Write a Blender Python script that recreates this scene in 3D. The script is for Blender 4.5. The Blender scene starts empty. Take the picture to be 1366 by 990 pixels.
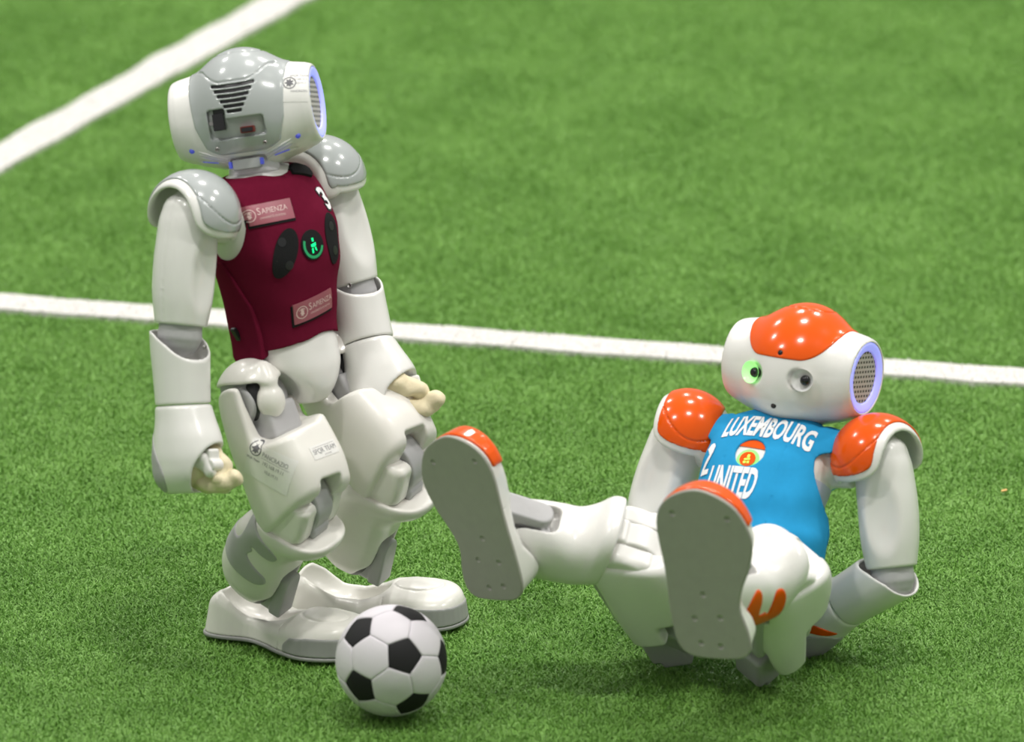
import bpy, bmesh, math, random
import numpy as np
from mathutils import Matrix, Vector
from mathutils.bvhtree import BVHTree

scene = bpy.context.scene
COL = scene.collection
random.seed(7)

# ---------------------------------------------------------------- camera
PITCH = math.radians(18.0)
CAM_DIST = 13.2                      # metres from the camera to the turf in the middle of the frame
cam_data = bpy.data.cameras.new('camera')
cam = bpy.data.objects.new('camera', cam_data)
COL.objects.link(cam)
cam.location = (0, -CAM_DIST * math.cos(PITCH), CAM_DIST * math.sin(PITCH))
cam.rotation_euler = (math.pi / 2 - PITCH, 0, 0)
cam_data.sensor_width = 36.0
cam_data.lens = 36.0 * 18348.0 / 1366.0
cam_data.clip_end = 100
cam_data.dof.use_dof = True
cam_data.dof.focus_distance = 12.55
cam_data.dof.aperture_fstop = 6.2
scene.camera = cam

# ---------------------------------------------------------------- world: the pale hall around the pitch
world = bpy.data.worlds.new('hall')
scene.world = world
world.use_nodes = True
wbg = world.node_tree.nodes['Background']
wbg.inputs['Color'].default_value = (1.0, 0.985, 0.95, 1)
wbg.inputs['Strength'].default_value = 0.42

# ---------------------------------------------------------------- ceiling lamps of the hall
LAMP_POWER = 96
lamp_rng = random.Random(5)
for iy, (ly, n_) in enumerate(((-2.8, 3), (0.9, 3), (4.6, 3))):
    for ix in range(n_):
        ld = bpy.data.lights.new('hall_lamp', 'AREA')
        ld.shape = 'RECTANGLE'
        ld.size, ld.size_y = 0.62, 0.2
        ld.energy = LAMP_POWER
        ld.color = (1.0, 0.975, 0.93)
        lo = bpy.data.objects.new('hall_lamp', ld)
        lo.location = ((ix - (n_ - 1) / 2) * 3.1 + lamp_rng.uniform(-0.8, 0.8), ly + lamp_rng.uniform(-0.8, 0.8), 5.2)
        COL.objects.link(lo)

scene.view_settings.view_transform = 'Standard'
scene.view_settings.look = 'None'
scene.view_settings.gamma = 1.0
scene.view_settings.use_curve_mapping = False
scene.view_settings.exposure = 0.0

# ---------------------------------------------------------------- materials
def material(name, color, rough=0.5, spec=0.5, coat=0.0, metal=0.0, emit=None, estr=0.0, sub=0.0, noise=0.0, nscale=60.0, sheen=0.0, bump=0.0, bscale=900.0):
    m = bpy.data.materials.new(name)
    m.use_nodes = True
    nt = m.node_tree
    b = nt.nodes['Principled BSDF']
    b.inputs['Base Color'].default_value = (*color, 1)
    b.inputs['Roughness'].default_value = rough
    b.inputs['Specular IOR Level'].default_value = spec
    b.inputs['Coat Weight'].default_value = coat
    b.inputs['Coat Roughness'].default_value = 0.08
    b.inputs['Metallic'].default_value = metal
    b.inputs['Sheen Weight'].default_value = sheen
    if sub:
        b.inputs['Subsurface Weight'].default_value = sub
        b.inputs['Subsurface Radius'].default_value = (0.006, 0.005, 0.004)
    if emit:
        b.inputs['Emission Color'].default_value = (*emit, 1)
        b.inputs['Emission Strength'].default_value = estr
    tc = nt.nodes.new('ShaderNodeTexCoord')
    if noise:
        n = nt.nodes.new('ShaderNodeTexNoise')
        n.inputs['Scale'].default_value = nscale
        n.inputs['Detail'].default_value = 4
        nt.links.new(tc.outputs['Object'], n.inputs['Vector'])
        mx = nt.nodes.new('ShaderNodeMix')
        mx.data_type = 'RGBA'
        mx.inputs[6].default_value = (*[c * (1 - noise) for c in color], 1)
        mx.inputs[7].default_value = (*[min(1, c * (1 + noise)) for c in color], 1)
        nt.links.new(n.outputs['Fac'], mx.inputs[0])
        nt.links.new(mx.outputs[2], b.inputs['Base Color'])
    if bump:
        n2 = nt.nodes.new('ShaderNodeTexNoise')
        n2.inputs['Scale'].default_value = bscale
        n2.inputs['Detail'].default_value = 2
        nt.links.new(tc.outputs['Object'], n2.inputs['Vector'])
        bp = nt.nodes.new('ShaderNodeBump')
        bp.inputs['Strength'].default_value = bump
        bp.inputs['Distance'].default_value = 0.0006
        nt.links.new(n2.outputs['Fac'], bp.inputs['Height'])
        nt.links.new(bp.outputs['Normal'], b.inputs['Normal'])
    return m

M = {}
M['white'] = material('white_plastic', (0.78, 0.775, 0.745), 0.30, 0.5, 0.35, noise=0.035, nscale=45)
M['white_used'] = material('scuffed_white_plastic', (0.765, 0.75, 0.70), 0.34, 0.45, 0.2, noise=0.06, nscale=30)
M['grey_gloss'] = material('grey_gloss_plastic', (0.40, 0.43, 0.425), 0.2, 0.5, 0.8, noise=0.02)
M['grey_recess'] = material('grey_recess_plastic', (0.36, 0.38, 0.37), 0.4)
M['grey'] = material('grey_plastic', (0.42, 0.42, 0.425), 0.45, 0.4, noise=0.05)
M['grey_dark'] = material('dark_grey_plastic', (0.13, 0.13, 0.13), 0.5)
M['seam'] = material('seam_grey', (0.42, 0.42, 0.40), 0.5)
M['black'] = material('black_plastic', (0.012, 0.012, 0.014), 0.4)
M['lens'] = material('black_lens', (0.004, 0.004, 0.006), 0.08, 0.5, 0.2)
M['orange'] = material('orange_gloss_plastic', (0.76, 0.090, 0.0005), 0.18, 0.35, 0.15)
M['sole'] = material('grey_rubber_sole', (0.36, 0.36, 0.32), 0.6, 0.3, noise=0.07, nscale=90)
M['bumper'] = material('grey_bumper', (0.33, 0.335, 0.325), 0.4, 0.4)
M['maroon'] = material('maroon_cloth', (0.135, 0.008, 0.028), 0.95, 0.05, sheen=0.0, noise=0.10, nscale=220, bump=0.35, bscale=1400)
M['maroon_dark'] = material('maroon_lining', (0.055, 0.006, 0.014), 0.9, 0.1, noise=0.1, nscale=220)
M['hook_tape'] = material('black_hook_tape', (0.012, 0.012, 0.013), 0.9, 0.2, bump=0.5)
M['blue'] = material('blue_cloth', (0.022, 0.285, 0.56), 0.9, 0.1, sheen=0.0, noise=0.06, nscale=160, bump=0.3, bscale=1300)
M['tape_lilac'] = material('lilac_tape', (0.55, 0.57, 0.72), 0.6)
M['print_white'] = material('white_print', (0.82, 0.83, 0.84), 0.7)
M['badge'] = material('printed_badge', (0.34, 0.10, 0.13), 0.4, 0.4, noise=0.05)
M['badge_print'] = material('badge_pink_print', (0.72, 0.52, 0.50), 0.5)
M['paper'] = material('paper_sticker', (0.78, 0.775, 0.745), 0.4)
M['ink'] = material('sticker_ink', (0.13, 0.13, 0.14), 0.6)
M['ink_soft'] = material('sticker_faded_ink', (0.33, 0.33, 0.34), 0.6)
M['cream'] = material('cream_bandage_tape', (0.74, 0.66, 0.45), 0.65, 0.3, noise=0.12, nscale=120, bump=0.4, bscale=500)
M['finger'] = material('white_finger_plastic', (0.76, 0.75, 0.72), 0.35)
M['ring'] = material('blue_lit_ring', (0.55, 0.57, 0.95), 0.3, 0.5, emit=(0.19, 0.22, 1.0), estr=0.62)
M['blue_led'] = material('blue_led_glow', (0.08, 0.10, 0.35), 0.4, emit=(0.05, 0.08, 1.0), estr=0.22)
M['green_ring'] = material('green_lit_ring', (0.02, 0.25, 0.10), 0.4, emit=(0.0, 0.55, 0.16), estr=0.2)
M['green_icon'] = material('green_lit_icon', (0.0, 0.5, 0.2), 0.4, emit=(0.0, 1.0, 0.26), estr=1.1)
M['green_eye'] = material('green_lit_eye', (0.6, 0.9, 0.55), 0.3, emit=(0.25, 0.9, 0.16), estr=0.75)
M['lime'] = material('lime_lit_icon', (0.4, 0.9, 0.1), 0.4, emit=(0.3, 1.0, 0.05), estr=1.0)
M['green_rim'] = material('green_button_rim', (0.25, 0.6, 0.2), 0.4, emit=(0.18, 0.9, 0.1), estr=0.5)
M['eye_white'] = material('white_eye_dish', (0.80, 0.80, 0.79), 0.2, 0.5, 0.6)
M['foam_white'] = material('white_foam', (0.66, 0.63, 0.67), 0.75, 0.25, noise=0.03, nscale=40, bump=0.3, bscale=1500)
M['foam_black'] = material('black_foam', (0.013, 0.013, 0.014), 0.75, 0.3, bump=0.3, bscale=1500)
M['neck'] = material('neck_collar', (0.74, 0.72, 0.75), 0.35)
M['metal'] = material('screw_metal', (0.35, 0.34, 0.33), 0.35, metal=0.9)
M['usb_red'] = material('usb_red_edge', (0.16, 0.02, 0.012), 0.4)

def grille_material():
    m = material('speaker_grille', (0.30, 0.29, 0.29), 0.5)
    nt = m.node_tree
    b = nt.nodes['Principled BSDF']
    tc = nt.nodes.new('ShaderNodeTexCoord')
    mp = nt.nodes.new('ShaderNodeMapping')
    mp.inputs['Rotation'].default_value = (math.pi / 2, 0, 0)
    br = nt.nodes.new('ShaderNodeTexBrick')
    br.inputs['Scale'].default_value = 1.0
    br.inputs['Brick Width'].default_value = 0.0056
    br.inputs['Row Height'].default_value = 0.0044
    br.inputs['Mortar Size'].default_value = 0.0013
    br.inputs['Mortar Smooth'].default_value = 0.3
    br.inputs['Color1'].default_value = (0.05, 0.045, 0.045, 1)
    br.inputs['Color2'].default_value = (0.05, 0.045, 0.045, 1)
    br.inputs['Mortar'].default_value = (0.52, 0.49, 0.48, 1)
    nt.links.new(tc.outputs['Object'], mp.inputs['Vector'])
    nt.links.new(mp.outputs['Vector'], br.inputs['Vector'])
    nt.links.new(br.outputs['Color'], b.inputs['Base Color'])
    return m
M['grille'] = grille_material()

def turf_material(name, dark, light, per_blade=0.35):
    m = bpy.data.materials.new(name)
    m.use_nodes = True
    nt = m.node_tree
    b = nt.nodes['Principled BSDF']
    b.inputs['Roughness'].default_value = 0.42
    b.inputs['Specular IOR Level'].default_value = 0.35
    at = nt.nodes.new('ShaderNodeAttribute')
    at.attribute_name = 'tint'
    geo = nt.nodes.new('ShaderNodeNewGeometry')
    n = nt.nodes.new('ShaderNodeTexNoise')
    n.inputs['Scale'].default_value = 9.0
    n.inputs['Detail'].default_value = 3
    nt.links.new(geo.outputs['Position'], n.inputs['Vector'])
    mr = nt.nodes.new('ShaderNodeMapRange')
    mr.inputs['From Min'].default_value = 0.3
    mr.inputs['From Max'].default_value = 0.7
    mr.inputs['To Min'].default_value = 0.0
    mr.inputs['To Max'].default_value = 1 - per_blade
    nt.links.new(n.outputs['Fac'], mr.inputs['Value'])
    ma = nt.nodes.new('ShaderNodeMath')
    ma.operation = 'MULTIPLY_ADD'
    ma.inputs[1].default_value = per_blade
    nt.links.new(at.outputs['Fac'], ma.inputs[0])
    nt.links.new(mr.outputs['Result'], ma.inputs[2])
    mx = nt.nodes.new('ShaderNodeMix')
    mx.data_type = 'RGBA'
    mx.inputs[6].default_value = (*dark, 1)
    mx.inputs[7].default_value = (*light, 1)
    nt.links.new(ma.outputs[0], mx.inputs[0])
    nt.links.new(mx.outputs[2], b.inputs['Base Color'])
    return m
M['turf'] = turf_material('turf_fibre', (0.118, 0.285, 0.036), (0.255, 0.485, 0.104), 0.5)
M['turf_white'] = turf_material('white_turf_fibre', (0.60, 0.585, 0.56), (0.70, 0.685, 0.66), 0.6)
M['turf_base'] = material('turf_backing', (0.05, 0.13, 0.025), 0.9, 0.1, noise=0.2, nscale=80)
M['line_base'] = material('white_line_backing', (0.62, 0.605, 0.58), 0.85, 0.1)

# ---------------------------------------------------------------- object helpers
def set_props(o, label=None, category=None, group=None, kind=None):
    if label: o['label'] = label
    if category: o['category'] = category
    if group: o['group'] = group
    if kind: o['kind'] = kind
    return o

def link(name, mesh, mat=None, parent=None, matrix=None):
    if mat is not None:
        mesh.materials.clear()
        mesh.materials.append(M[mat] if isinstance(mat, str) else mat)
    o = bpy.data.objects.new(name, mesh)
    COL.objects.link(o)
    if parent: o.parent = parent
    if matrix is not None: o.matrix_local = matrix
    return o

def np_mesh(name, verts, faces, smooth=True):
    me = bpy.data.meshes.new(name)
    verts = np.asarray(verts, np.float32)
    faces = np.asarray(faces, np.int32)
    k = faces.shape[1]
    me.vertices.add(len(verts))
    me.vertices.foreach_set('co', verts.ravel())
    me.loops.add(faces.size)
    me.loops.foreach_set('vertex_index', faces.ravel())
    me.polygons.add(len(faces))
    me.polygons.foreach_set('loop_start', np.arange(0, faces.size, k, dtype=np.int32))
    me.polygons.foreach_set('use_smooth', np.full(len(faces), smooth))
    me.update(calc_edges=True)
    return me

# ---------------------------------------------------------------- implicit modelling toolkit (millimetres)
def smin(a, b, k):
    h = np.clip(0.5 + 0.5 * (b - a) / k, 0, 1)
    return b + (a - b) * h - k * h * (1 - h)
def smax(a, b, k): return -smin(-a, -b, k)
def ell(x, y, z, c, r):
    px, py, pz = (x - c[0]) / r[0], (y - c[1]) / r[1], (z - c[2]) / r[2]
    k0 = np.sqrt(px * px + py * py + pz * pz)
    k1 = np.sqrt((px / r[0]) ** 2 + (py / r[1]) ** 2 + (pz / r[2]) ** 2) + 1e-9
    return k0 * (k0 - 1) / k1
def sph(x, y, z, c, r): return np.sqrt((x - c[0]) ** 2 + (y - c[1]) ** 2 + (z - c[2]) ** 2) - r
def rbox(x, y, z, c, b, r):
    qx, qy, qz = abs(x - c[0]) - b[0] + r, abs(y - c[1]) - b[1] + r, abs(z - c[2]) - b[2] + r
    o = np.sqrt(np.maximum(qx, 0) ** 2 + np.maximum(qy, 0) ** 2 + np.maximum(qz, 0) ** 2)
    return o + np.minimum(np.maximum(qx, np.maximum(qy, qz)), 0) - r
def caps(x, y, z, a, b, ra, rb=None):
    rb = ra if rb is None else rb
    a = np.array(a, float); d = np.array(b, float) - a
    t = np.clip(((x - a[0]) * d[0] + (y - a[1]) * d[1] + (z - a[2]) * d[2]) / (d @ d), 0, 1)
    return np.sqrt((x - a[0] - t * d[0]) ** 2 + (y - a[1] - t * d[1]) ** 2 + (z - a[2] - t * d[2]) ** 2) - (ra + (rb - ra) * t)
def cyl(u, v, w, c, r, hw, k=1.0):          # axis along w
    return smax(np.sqrt((u - c[0]) ** 2 + (v - c[1]) ** 2) - r, abs(w - c[2]) - hw, k)
def spline(tab, n=160):
    tab = np.array(tab, float)
    if tab[0, 0] > tab[-1, 0]: tab = tab[::-1]
    z = tab[:, 0]; zz = np.linspace(z[0], z[-1], n)
    m = np.gradient(tab[:, 1:], z, axis=0)
    i = np.clip(np.searchsorted(z, zz, side='right') - 1, 0, len(z) - 2)
    h = (z[i + 1] - z[i])[:, None]; t = ((zz - z[i])[:, None]) / h
    p0, p1 = tab[i, 1:], tab[i + 1, 1:]
    v = (2 * t**3 - 3 * t**2 + 1) * p0 + (t**3 - 2 * t**2 + t) * h * m[i] + (-2 * t**3 + 3 * t**2) * p1 + (t**3 - t**2) * h * m[i + 1]
    return zz, v
def loft(x, y, z, tab, n=2.5, k=4.0):       # rows: z, centre x, centre y, half-width x, half-width y
    zz, v = spline(tab)
    g = lambda j: np.interp(z, zz, v[:, j])
    cx, cy, rx, ry = g(0), g(1), g(2), g(3)
    f = ((abs(x - cx) / rx) ** n + (abs(y - cy) / ry) ** n) ** (1.0 / n)
    f = (f - 1) * np.minimum(rx, ry)
    f = smax(f, z - zz[-1], k)
    return smax(f, zz[0] - z, k)
def catmull(pts, per=6):
    P = np.array(pts, float); n = len(P); out = []
    for i in range(n):
        p0, p1, p2, p3 = P[i - 1], P[i], P[(i + 1) % n], P[(i + 2) % n]
        for t in np.arange(per) / per:
            out.append(0.5 * (2 * p1 + (p2 - p0) * t + (2 * p0 - 5 * p1 + 4 * p2 - p3) * t * t + (3 * p1 - p0 - 3 * p2 + p3) * t**3))
    return np.array(out)
def poly2d(u, v, P):                        # signed distance to a closed outline
    d = None; s = None
    n = len(P)
    for i in range(n):
        a, b = P[i], P[(i + 1) % n]
        e = b - a
        wu, wv = u - a[0], v - a[1]
        t = np.clip((wu * e[0] + wv * e[1]) / (e @ e + 1e-12), 0, 1)
        dd = (wu - t * e[0]) ** 2 + (wv - t * e[1]) ** 2
        c = ((a[1] <= v) != (b[1] <= v)) & ((u - a[0]) < (v - a[1]) * e[0] / (e[1] if abs(e[1]) > 1e-9 else 1e-9))
        d = dd if d is None else np.minimum(d, dd)
        s = c if s is None else (s ^ c)
    return np.where(s, -1, 1) * np.sqrt(d)

def nets(f, lo, hi, h=1.2):
    """surface of f = 0 as smooth quads; f works in millimetres, the result is in metres"""
    ax = [np.arange(lo[i] - 2 * h, hi[i] + 2.5 * h, h, dtype=np.float32) for i in range(3)]
    X, Y, Z = ax[0][:, None, None], ax[1][None, :, None], ax[2][None, None, :]
    Fv = np.broadcast_to(f(X, Y, Z), (len(ax[0]), len(ax[1]), len(ax[2]))).astype(np.float32)
    S = Fv < 0
    nx, ny, nz = Fv.shape
    cid = lambda i, j, k: (i * ny + j) * nz + k
    cells, pts, quads = [], [], []
    for a in range(3):
        s0 = [slice(None)] * 3; s1 = [slice(None)] * 3
        s0[a] = slice(0, -1); s1[a] = slice(1, None)
        A, B = S[tuple(s0)], S[tuple(s1)]
        I = np.argwhere(A != B)
        if not len(I): continue
        J = I.copy(); J[:, a] += 1
        fa, fb = Fv[tuple(I.T)], Fv[tuple(J.T)]
        t = fa / (fa - fb)
        P = np.stack([ax[q][I[:, q]] for q in range(3)], 1)
        P[:, a] += t * h
        b, c = (a + 1) % 3, (a + 2) % 3
        ids = []
        for db, dc in ((0, 0), (-1, 0), (-1, -1), (0, -1)):
            K = I.copy(); K[:, b] += db; K[:, c] += dc
            ids.append(cid(K[:, 0], K[:, 1], K[:, 2]))
        for q in ids:
            cells.append(q); pts.append(P)
        Q = np.stack(ids, 1)
        inside_first = S[tuple(I.T)]
        Q[~inside_first] = Q[~inside_first][:, ::-1]
        quads.append(Q)
    cells = np.concatenate(cells); pts = np.concatenate(pts); quads = np.concatenate(quads)
    u, inv = np.unique(cells, return_inverse=True)
    cnt = np.bincount(inv)
    V = np.stack([np.bincount(inv, weights=pts[:, q]) / cnt for q in range(3)], 1)
    e = 0.25 * h
    for it in range(2):
        x, y, z = V[:, 0], V[:, 1], V[:, 2]
        v0 = f(x, y, z)
        g = np.stack([f(x + e, y, z) - f(x - e, y, z), f(x, y + e, z) - f(x, y - e, z), f(x, y, z + e) - f(x, y, z - e)], 1) / (2 * e)
        st = -v0[:, None] * g / (np.sum(g * g, 1)[:, None] + 1e-4)
        L = np.linalg.norm(st, axis=1, keepdims=True)
        V = V + st * np.minimum(1, 0.45 * h / (L + 1e-9))
    return V * 0.001, np.searchsorted(u, quads)

SHAPES = {}
def shape(key, f, lo, hi, h=1.2, side=1):
    """mesh data of an implicit shape, made once and shared; side = -1 mirrors left to right"""
    if (key, side) not in SHAPES:
        if (key, 'raw') not in SHAPES:
            SHAPES[(key, 'raw')] = nets(f, lo, hi, h)
        V, Q = SHAPES[(key, 'raw')]
        if side < 0:
            V = V * [1, -1, 1]; Q = Q[:, ::-1]
        SHAPES[(key, side)] = np_mesh(key, V, Q)
    return SHAPES[(key, side)]
MATTED = {}
def skin(mesh, mat):
    k = (mesh.name, mat)
    if k not in MATTED:
        c = mesh.copy(); c.materials.clear(); c.materials.append(M[mat]); MATTED[k] = c
    return MATTED[k]
def bvh_of(mesh):
    n = len(mesh.vertices)
    co = np.empty(n * 3, np.float32); mesh.vertices.foreach_get('co', co)
    vs = [Vector(v) for v in co.reshape(-1, 3)]
    return BVHTree.FromPolygons(vs, [tuple(p.vertices) for p in mesh.polygons])

# ---------------------------------------------------------------- flat print pressed onto a curved surface
def flat_text(body, size, xs=1.0, bold=0.0, shear=0.0, spacing=1.0):
    cu = bpy.data.curves.new('lettering', 'FONT')
    cu.body = body; cu.size = size; cu.align_x = 'CENTER'; cu.align_y = 'CENTER'
    cu.offset = bold; cu.shear = shear; cu.space_character = spacing
    cu.resolution_u = 3
    o = bpy.data.objects.new('lettering', cu)
    COL.objects.link(o)
    bpy.context.view_layer.update()
    me = bpy.data.meshes.new_from_object(o.evaluated_get(bpy.context.evaluated_depsgraph_get()))
    bpy.data.objects.remove(o)
    bm = bmesh.new(); bm.from_mesh(me); bpy.data.meshes.remove(me)
    bmesh.ops.scale(bm, vec=(xs, 1, 1), verts=bm.verts)
    return bm
def flat_poly(pts):
    bm = bmesh.new()
    bm.faces.new([bm.verts.new((p[0], p[1], 0)) for p in pts])
    return bm
def flat_ring(r0, r1, n=32, a0=0, a1=2 * math.pi):
    bm = bmesh.new(); prev = None
    for i in range(n + 1):
        a = a0 + (a1 - a0) * i / n
        c = (bm.verts.new((r0 * math.cos(a), r0 * math.sin(a), 0)), bm.verts.new((r1 * math.cos(a), r1 * math.sin(a), 0)))
        if prev: bm.faces.new((prev[0], prev[1], c[1], c[0]))
        prev = c
    return bm
def merge(*bms):
    out = bmesh.new()
    for b, (ox, oy) in bms:
        me = bpy.data.meshes.new('t'); bmesh.ops.translate(b, vec=(ox, oy, 0), verts=b.verts); b.to_mesh(me); b.free()
        out.from_mesh(me); bpy.data.meshes.remove(me)
    return out
def press(bm, bvh, origin, right, normal, lift=0.0004, step=0.004, thick=0.0):
    """wrap a flat drawing (in its x/y plane) onto the surface behind it, along -normal"""
    N = Vector(normal).normalized(); R = Vector(right); R = (R - N * R.dot(N)).normalized(); U = N.cross(R)
    bmesh.ops.triangulate(bm, faces=bm.faces)
    for _ in range(4):
        le = [e for e in bm.edges if e.calc_length() > step]
        if not le: break
        bmesh.ops.subdivide_edges(bm, edges=le, cuts=1)
        bmesh.ops.triangulate(bm, faces=bm.faces)
    O = Vector(origin)
    dep = []
    for v in bm.verts:
        p = O + R * v.co.x + U * v.co.y
        hit = bvh.ray_cast(p + N * 0.06, -N, 0.12)
        if hit[0] is None:
            v.co = p; dep.append(v)
        else:
            v.co = hit[0] + N * lift
    if thick:
        r = bmesh.ops.extrude_face_region(bm, geom=list(bm.faces))
        bmesh.ops.translate(bm, vec=N * thick, verts=[g for g in r['geom'] if isinstance(g, bmesh.types.BMVert)])
    me = bpy.data.meshes.new('print')
    bmesh.ops.recalc_face_normals(bm, faces=bm.faces)
    bm.to_mesh(me); bm.free()
    if me.polygons and not thick:
        if sum((Vector(p.normal).dot(N) * p.area for p in me.polygons)) < 0: me.flip_normals()
    return me

# ================================================================ THE PITCH
def plane_mesh(name, x0, x1, y0, y1, z, nx=1, ny=1):
    V, F = [], []
    for j in range(ny + 1):
        for i in range(nx + 1):
            V.append((x0 + (x1 - x0) * i / nx, y0 + (y1 - y0) * j / ny, z))
    for j in range(ny):
        for i in range(nx):
            a = j * (nx + 1) + i
            F.append((a, a + 1, a + nx + 2, a + nx + 1))
    return np_mesh(name, V, F, False)

TURF_TOP = 0.0
fl = link('floor', plane_mesh('floor', -6, 6, -5, 8, -0.0075), 'turf_base')
set_props(fl, label='green backing of the artificial turf pitch', kind='structure')

def blades(rng, px, py, z0, length, width, hue):
    """curled turf fibres, three segments each"""
    n = len(px)
    az = rng.uniform(0, 2 * np.pi, n)
    lean0 = rng.uniform(0.1, 0.8, n); curl = rng.uniform(0.3, 1.5, n)
    ln = length * rng.uniform(0.7, 1.25, n)
    tw = rng.uniform(0, np.pi, n)
    w = width * rng.uniform(0.7, 1.2, n)
    c = np.stack([px, py, np.full(n, z0)], 1)
    lines = []
    ang = lean0.copy()
    turn = az.copy()
    dturn = rng.normal(0, 0.5, n)
    pts = [c]
    for k in range(3):
        dirv = np.stack([np.sin(ang) * np.cos(turn), np.sin(ang) * np.sin(turn), np.cos(ang)], 1)
        pts.append(pts[-1] + dirv * (ln / 3)[:, None])
        ang = ang + curl * 0.55; turn = turn + dturn
    sd = np.stack([np.cos(tw), np.sin(tw), np.zeros(n)], 1)
    prof = [1.0, 1.0, 0.85, 0.45]
    V = np.empty((n, 8, 3), np.float32)
    for k in range(4):
        V[:, 2 * k] = pts[k] - sd * (w * prof[k] / 2)[:, None]
        V[:, 2 * k + 1] = pts[k] + sd * (w * prof[k] / 2)[:, None]
    q = np.array([[0, 1, 3, 2], [2, 3, 5, 4], [4, 5, 7, 6]])
    Fq = (np.arange(n)[:, None, None] * 8 + q[None]).reshape(-1, 4)
    me = np_mesh('fibres', V.reshape(-1, 3), Fq, False)
    at = me.attributes.new('tint', 'FLOAT', 'POINT')
    at.data.foreach_set('value', np.repeat(hue, 8).astype(np.float32))
    return me

TILE = 0.24
rng = np.random.default_rng(11)
nb = int(TILE / 0.00148)
gx, gy = np.meshgrid((np.arange(nb) + 0.5) * TILE / nb - TILE / 2, (np.arange(nb) + 0.5) * TILE / nb - TILE / 2)
gx = gx.ravel() + rng.normal(0, 0.0007, nb * nb); gy = gy.ravel() + rng.normal(0, 0.0007, nb * nb)
tile = blades(rng, gx, gy, -0.0076, 0.0080, 0.00092, np.clip(rng.normal(0.45, 0.28, nb * nb), 0, 1))
grass = link('artificial_grass', tile, 'turf')
set_props(grass, label='short green artificial turf covering the whole pitch', category='turf', kind='stuff')
ng = bpy.data.node_groups.new('turf_tiles', 'GeometryNodeTree')
ng.interface.new_socket('Geometry', in_out='INPUT', socket_type='NodeSocketGeometry')
ng.interface.new_socket('Geometry', in_out='OUTPUT', socket_type='NodeSocketGeometry')
gi = ng.nodes.new('NodeGroupInput'); go = ng.nodes.new('NodeGroupOutput')
NX, NY = 13, 21
grid = ng.nodes.new('GeometryNodeMeshGrid')
grid.inputs['Size X'].default_value = (NX - 1) * TILE
grid.inputs['Size Y'].default_value = (NY - 1) * TILE
grid.inputs['Vertices X'].default_value = NX
grid.inputs['Vertices Y'].default_value = NY
tr = ng.nodes.new('GeometryNodeTransform')
tr.inputs['Translation'].default_value = (0, 0.45, 0)
iop = ng.nodes.new('GeometryNodeInstanceOnPoints')
rv = ng.nodes.new('FunctionNodeRandomValue'); rv.data_type = 'INT'
rv.inputs[4].default_value = 0; rv.inputs[5].default_value = 3
mu = ng.nodes.new('ShaderNodeMath'); mu.operation = 'MULTIPLY'; mu.inputs[1].default_value = math.pi / 2
cx = ng.nodes.new('ShaderNodeCombineXYZ')
lk = ng.links.new
lk(grid.outputs['Mesh'], tr.inputs['Geometry']); lk(tr.outputs['Geometry'], iop.inputs['Points'])
lk(gi.outputs[0], iop.inputs['Instance']); lk(rv.outputs[2], mu.inputs[0]); lk(mu.outputs[0], cx.inputs['Z'])
lk(cx.outputs[0], iop.inputs['Rotation']); lk(iop.outputs[0], go.inputs[0])
md = grass.modifiers.new('tiles', 'NODES'); md.node_group = ng

def field_line(a, b, width, label):
    a, b = np.array(a), np.array(b)
    L = np.linalg.norm(b - a); d = (b - a) / L; p = np.array([-d[1], d[0]])
    nseg = int(L / 0.006)
    r = np.random.default_rng(int(L * 1000))
    t = np.linspace(0, L, nseg + 1)
    wob = lambda: np.convolve(r.normal(0, 0.0022, nseg + 9), np.ones(9) / 9, 'valid') * 1.6
    e0, e1 = -width / 2 + wob(), width / 2 + wob()
    c = a[None] + t[:, None] * d
    V = []
    zt, zb = 0.0002, -0.007
    for off, z in ((e0, zb), (e0 + 0.0008, zt), (e1 - 0.0008, zt), (e1, zb)):
        q = c + off[:, None] * p
        V.append(np.c_[q, np.full(len(q), z)])
    V = np.concatenate(V); n = nseg + 1
    F = []
    for k in range(3):
        i = np.arange(nseg)
        F.append(np.stack([k * n + i, k * n + i + 1, (k + 1) * n + i + 1, (k + 1) * n + i], 1)[:, ::-1])
    o = link('field_line', np_mesh('field_line', V, np.concatenate(F), False), 'line_base')
    set_props(o, label=label, category='field line', group='white lines on the pitch')
    nl, nw = int(L / 0.0026), int(width / 0.0026)
    u, v = np.meshgrid((np.arange(nl) + 0.5) * L / nl, (np.arange(nw) + 0.5) * width / nw - width / 2)
    u = u.ravel() + r.normal(0, 0.001, u.size); v = v.ravel() + r.normal(0, 0.0012, v.size)
    q = a[None] + u[:, None] * d + v[:, None] * p
    f = link('white_fibres', blades(r, q[:, 0], q[:, 1], -0.002, 0.0042, 0.0016, r.uniform(0, 1, len(q))), 'turf_white', o)
    f['kind'] = 'stuff'
    return o
L1a = np.array([-0.4992, 0.2211]); L1d = np.array([0.9899, -0.2385]) / np.hypot(0.9899, 0.2385)
field_line(L1a - L1d * 0.75, L1a + L1d * 1.75, 0.047, 'white pitch line running across the frame behind both robots')
L2a = np.array([-0.725, 0.2755]); L2d = np.array([0.1733, 0.3517]) / np.hypot(0.1733, 0.3517)
field_line(L2a + L2d * 0.03, L2a + L2d * 2.1, 0.046, 'white pitch line slanting up across the far left corner')

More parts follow.
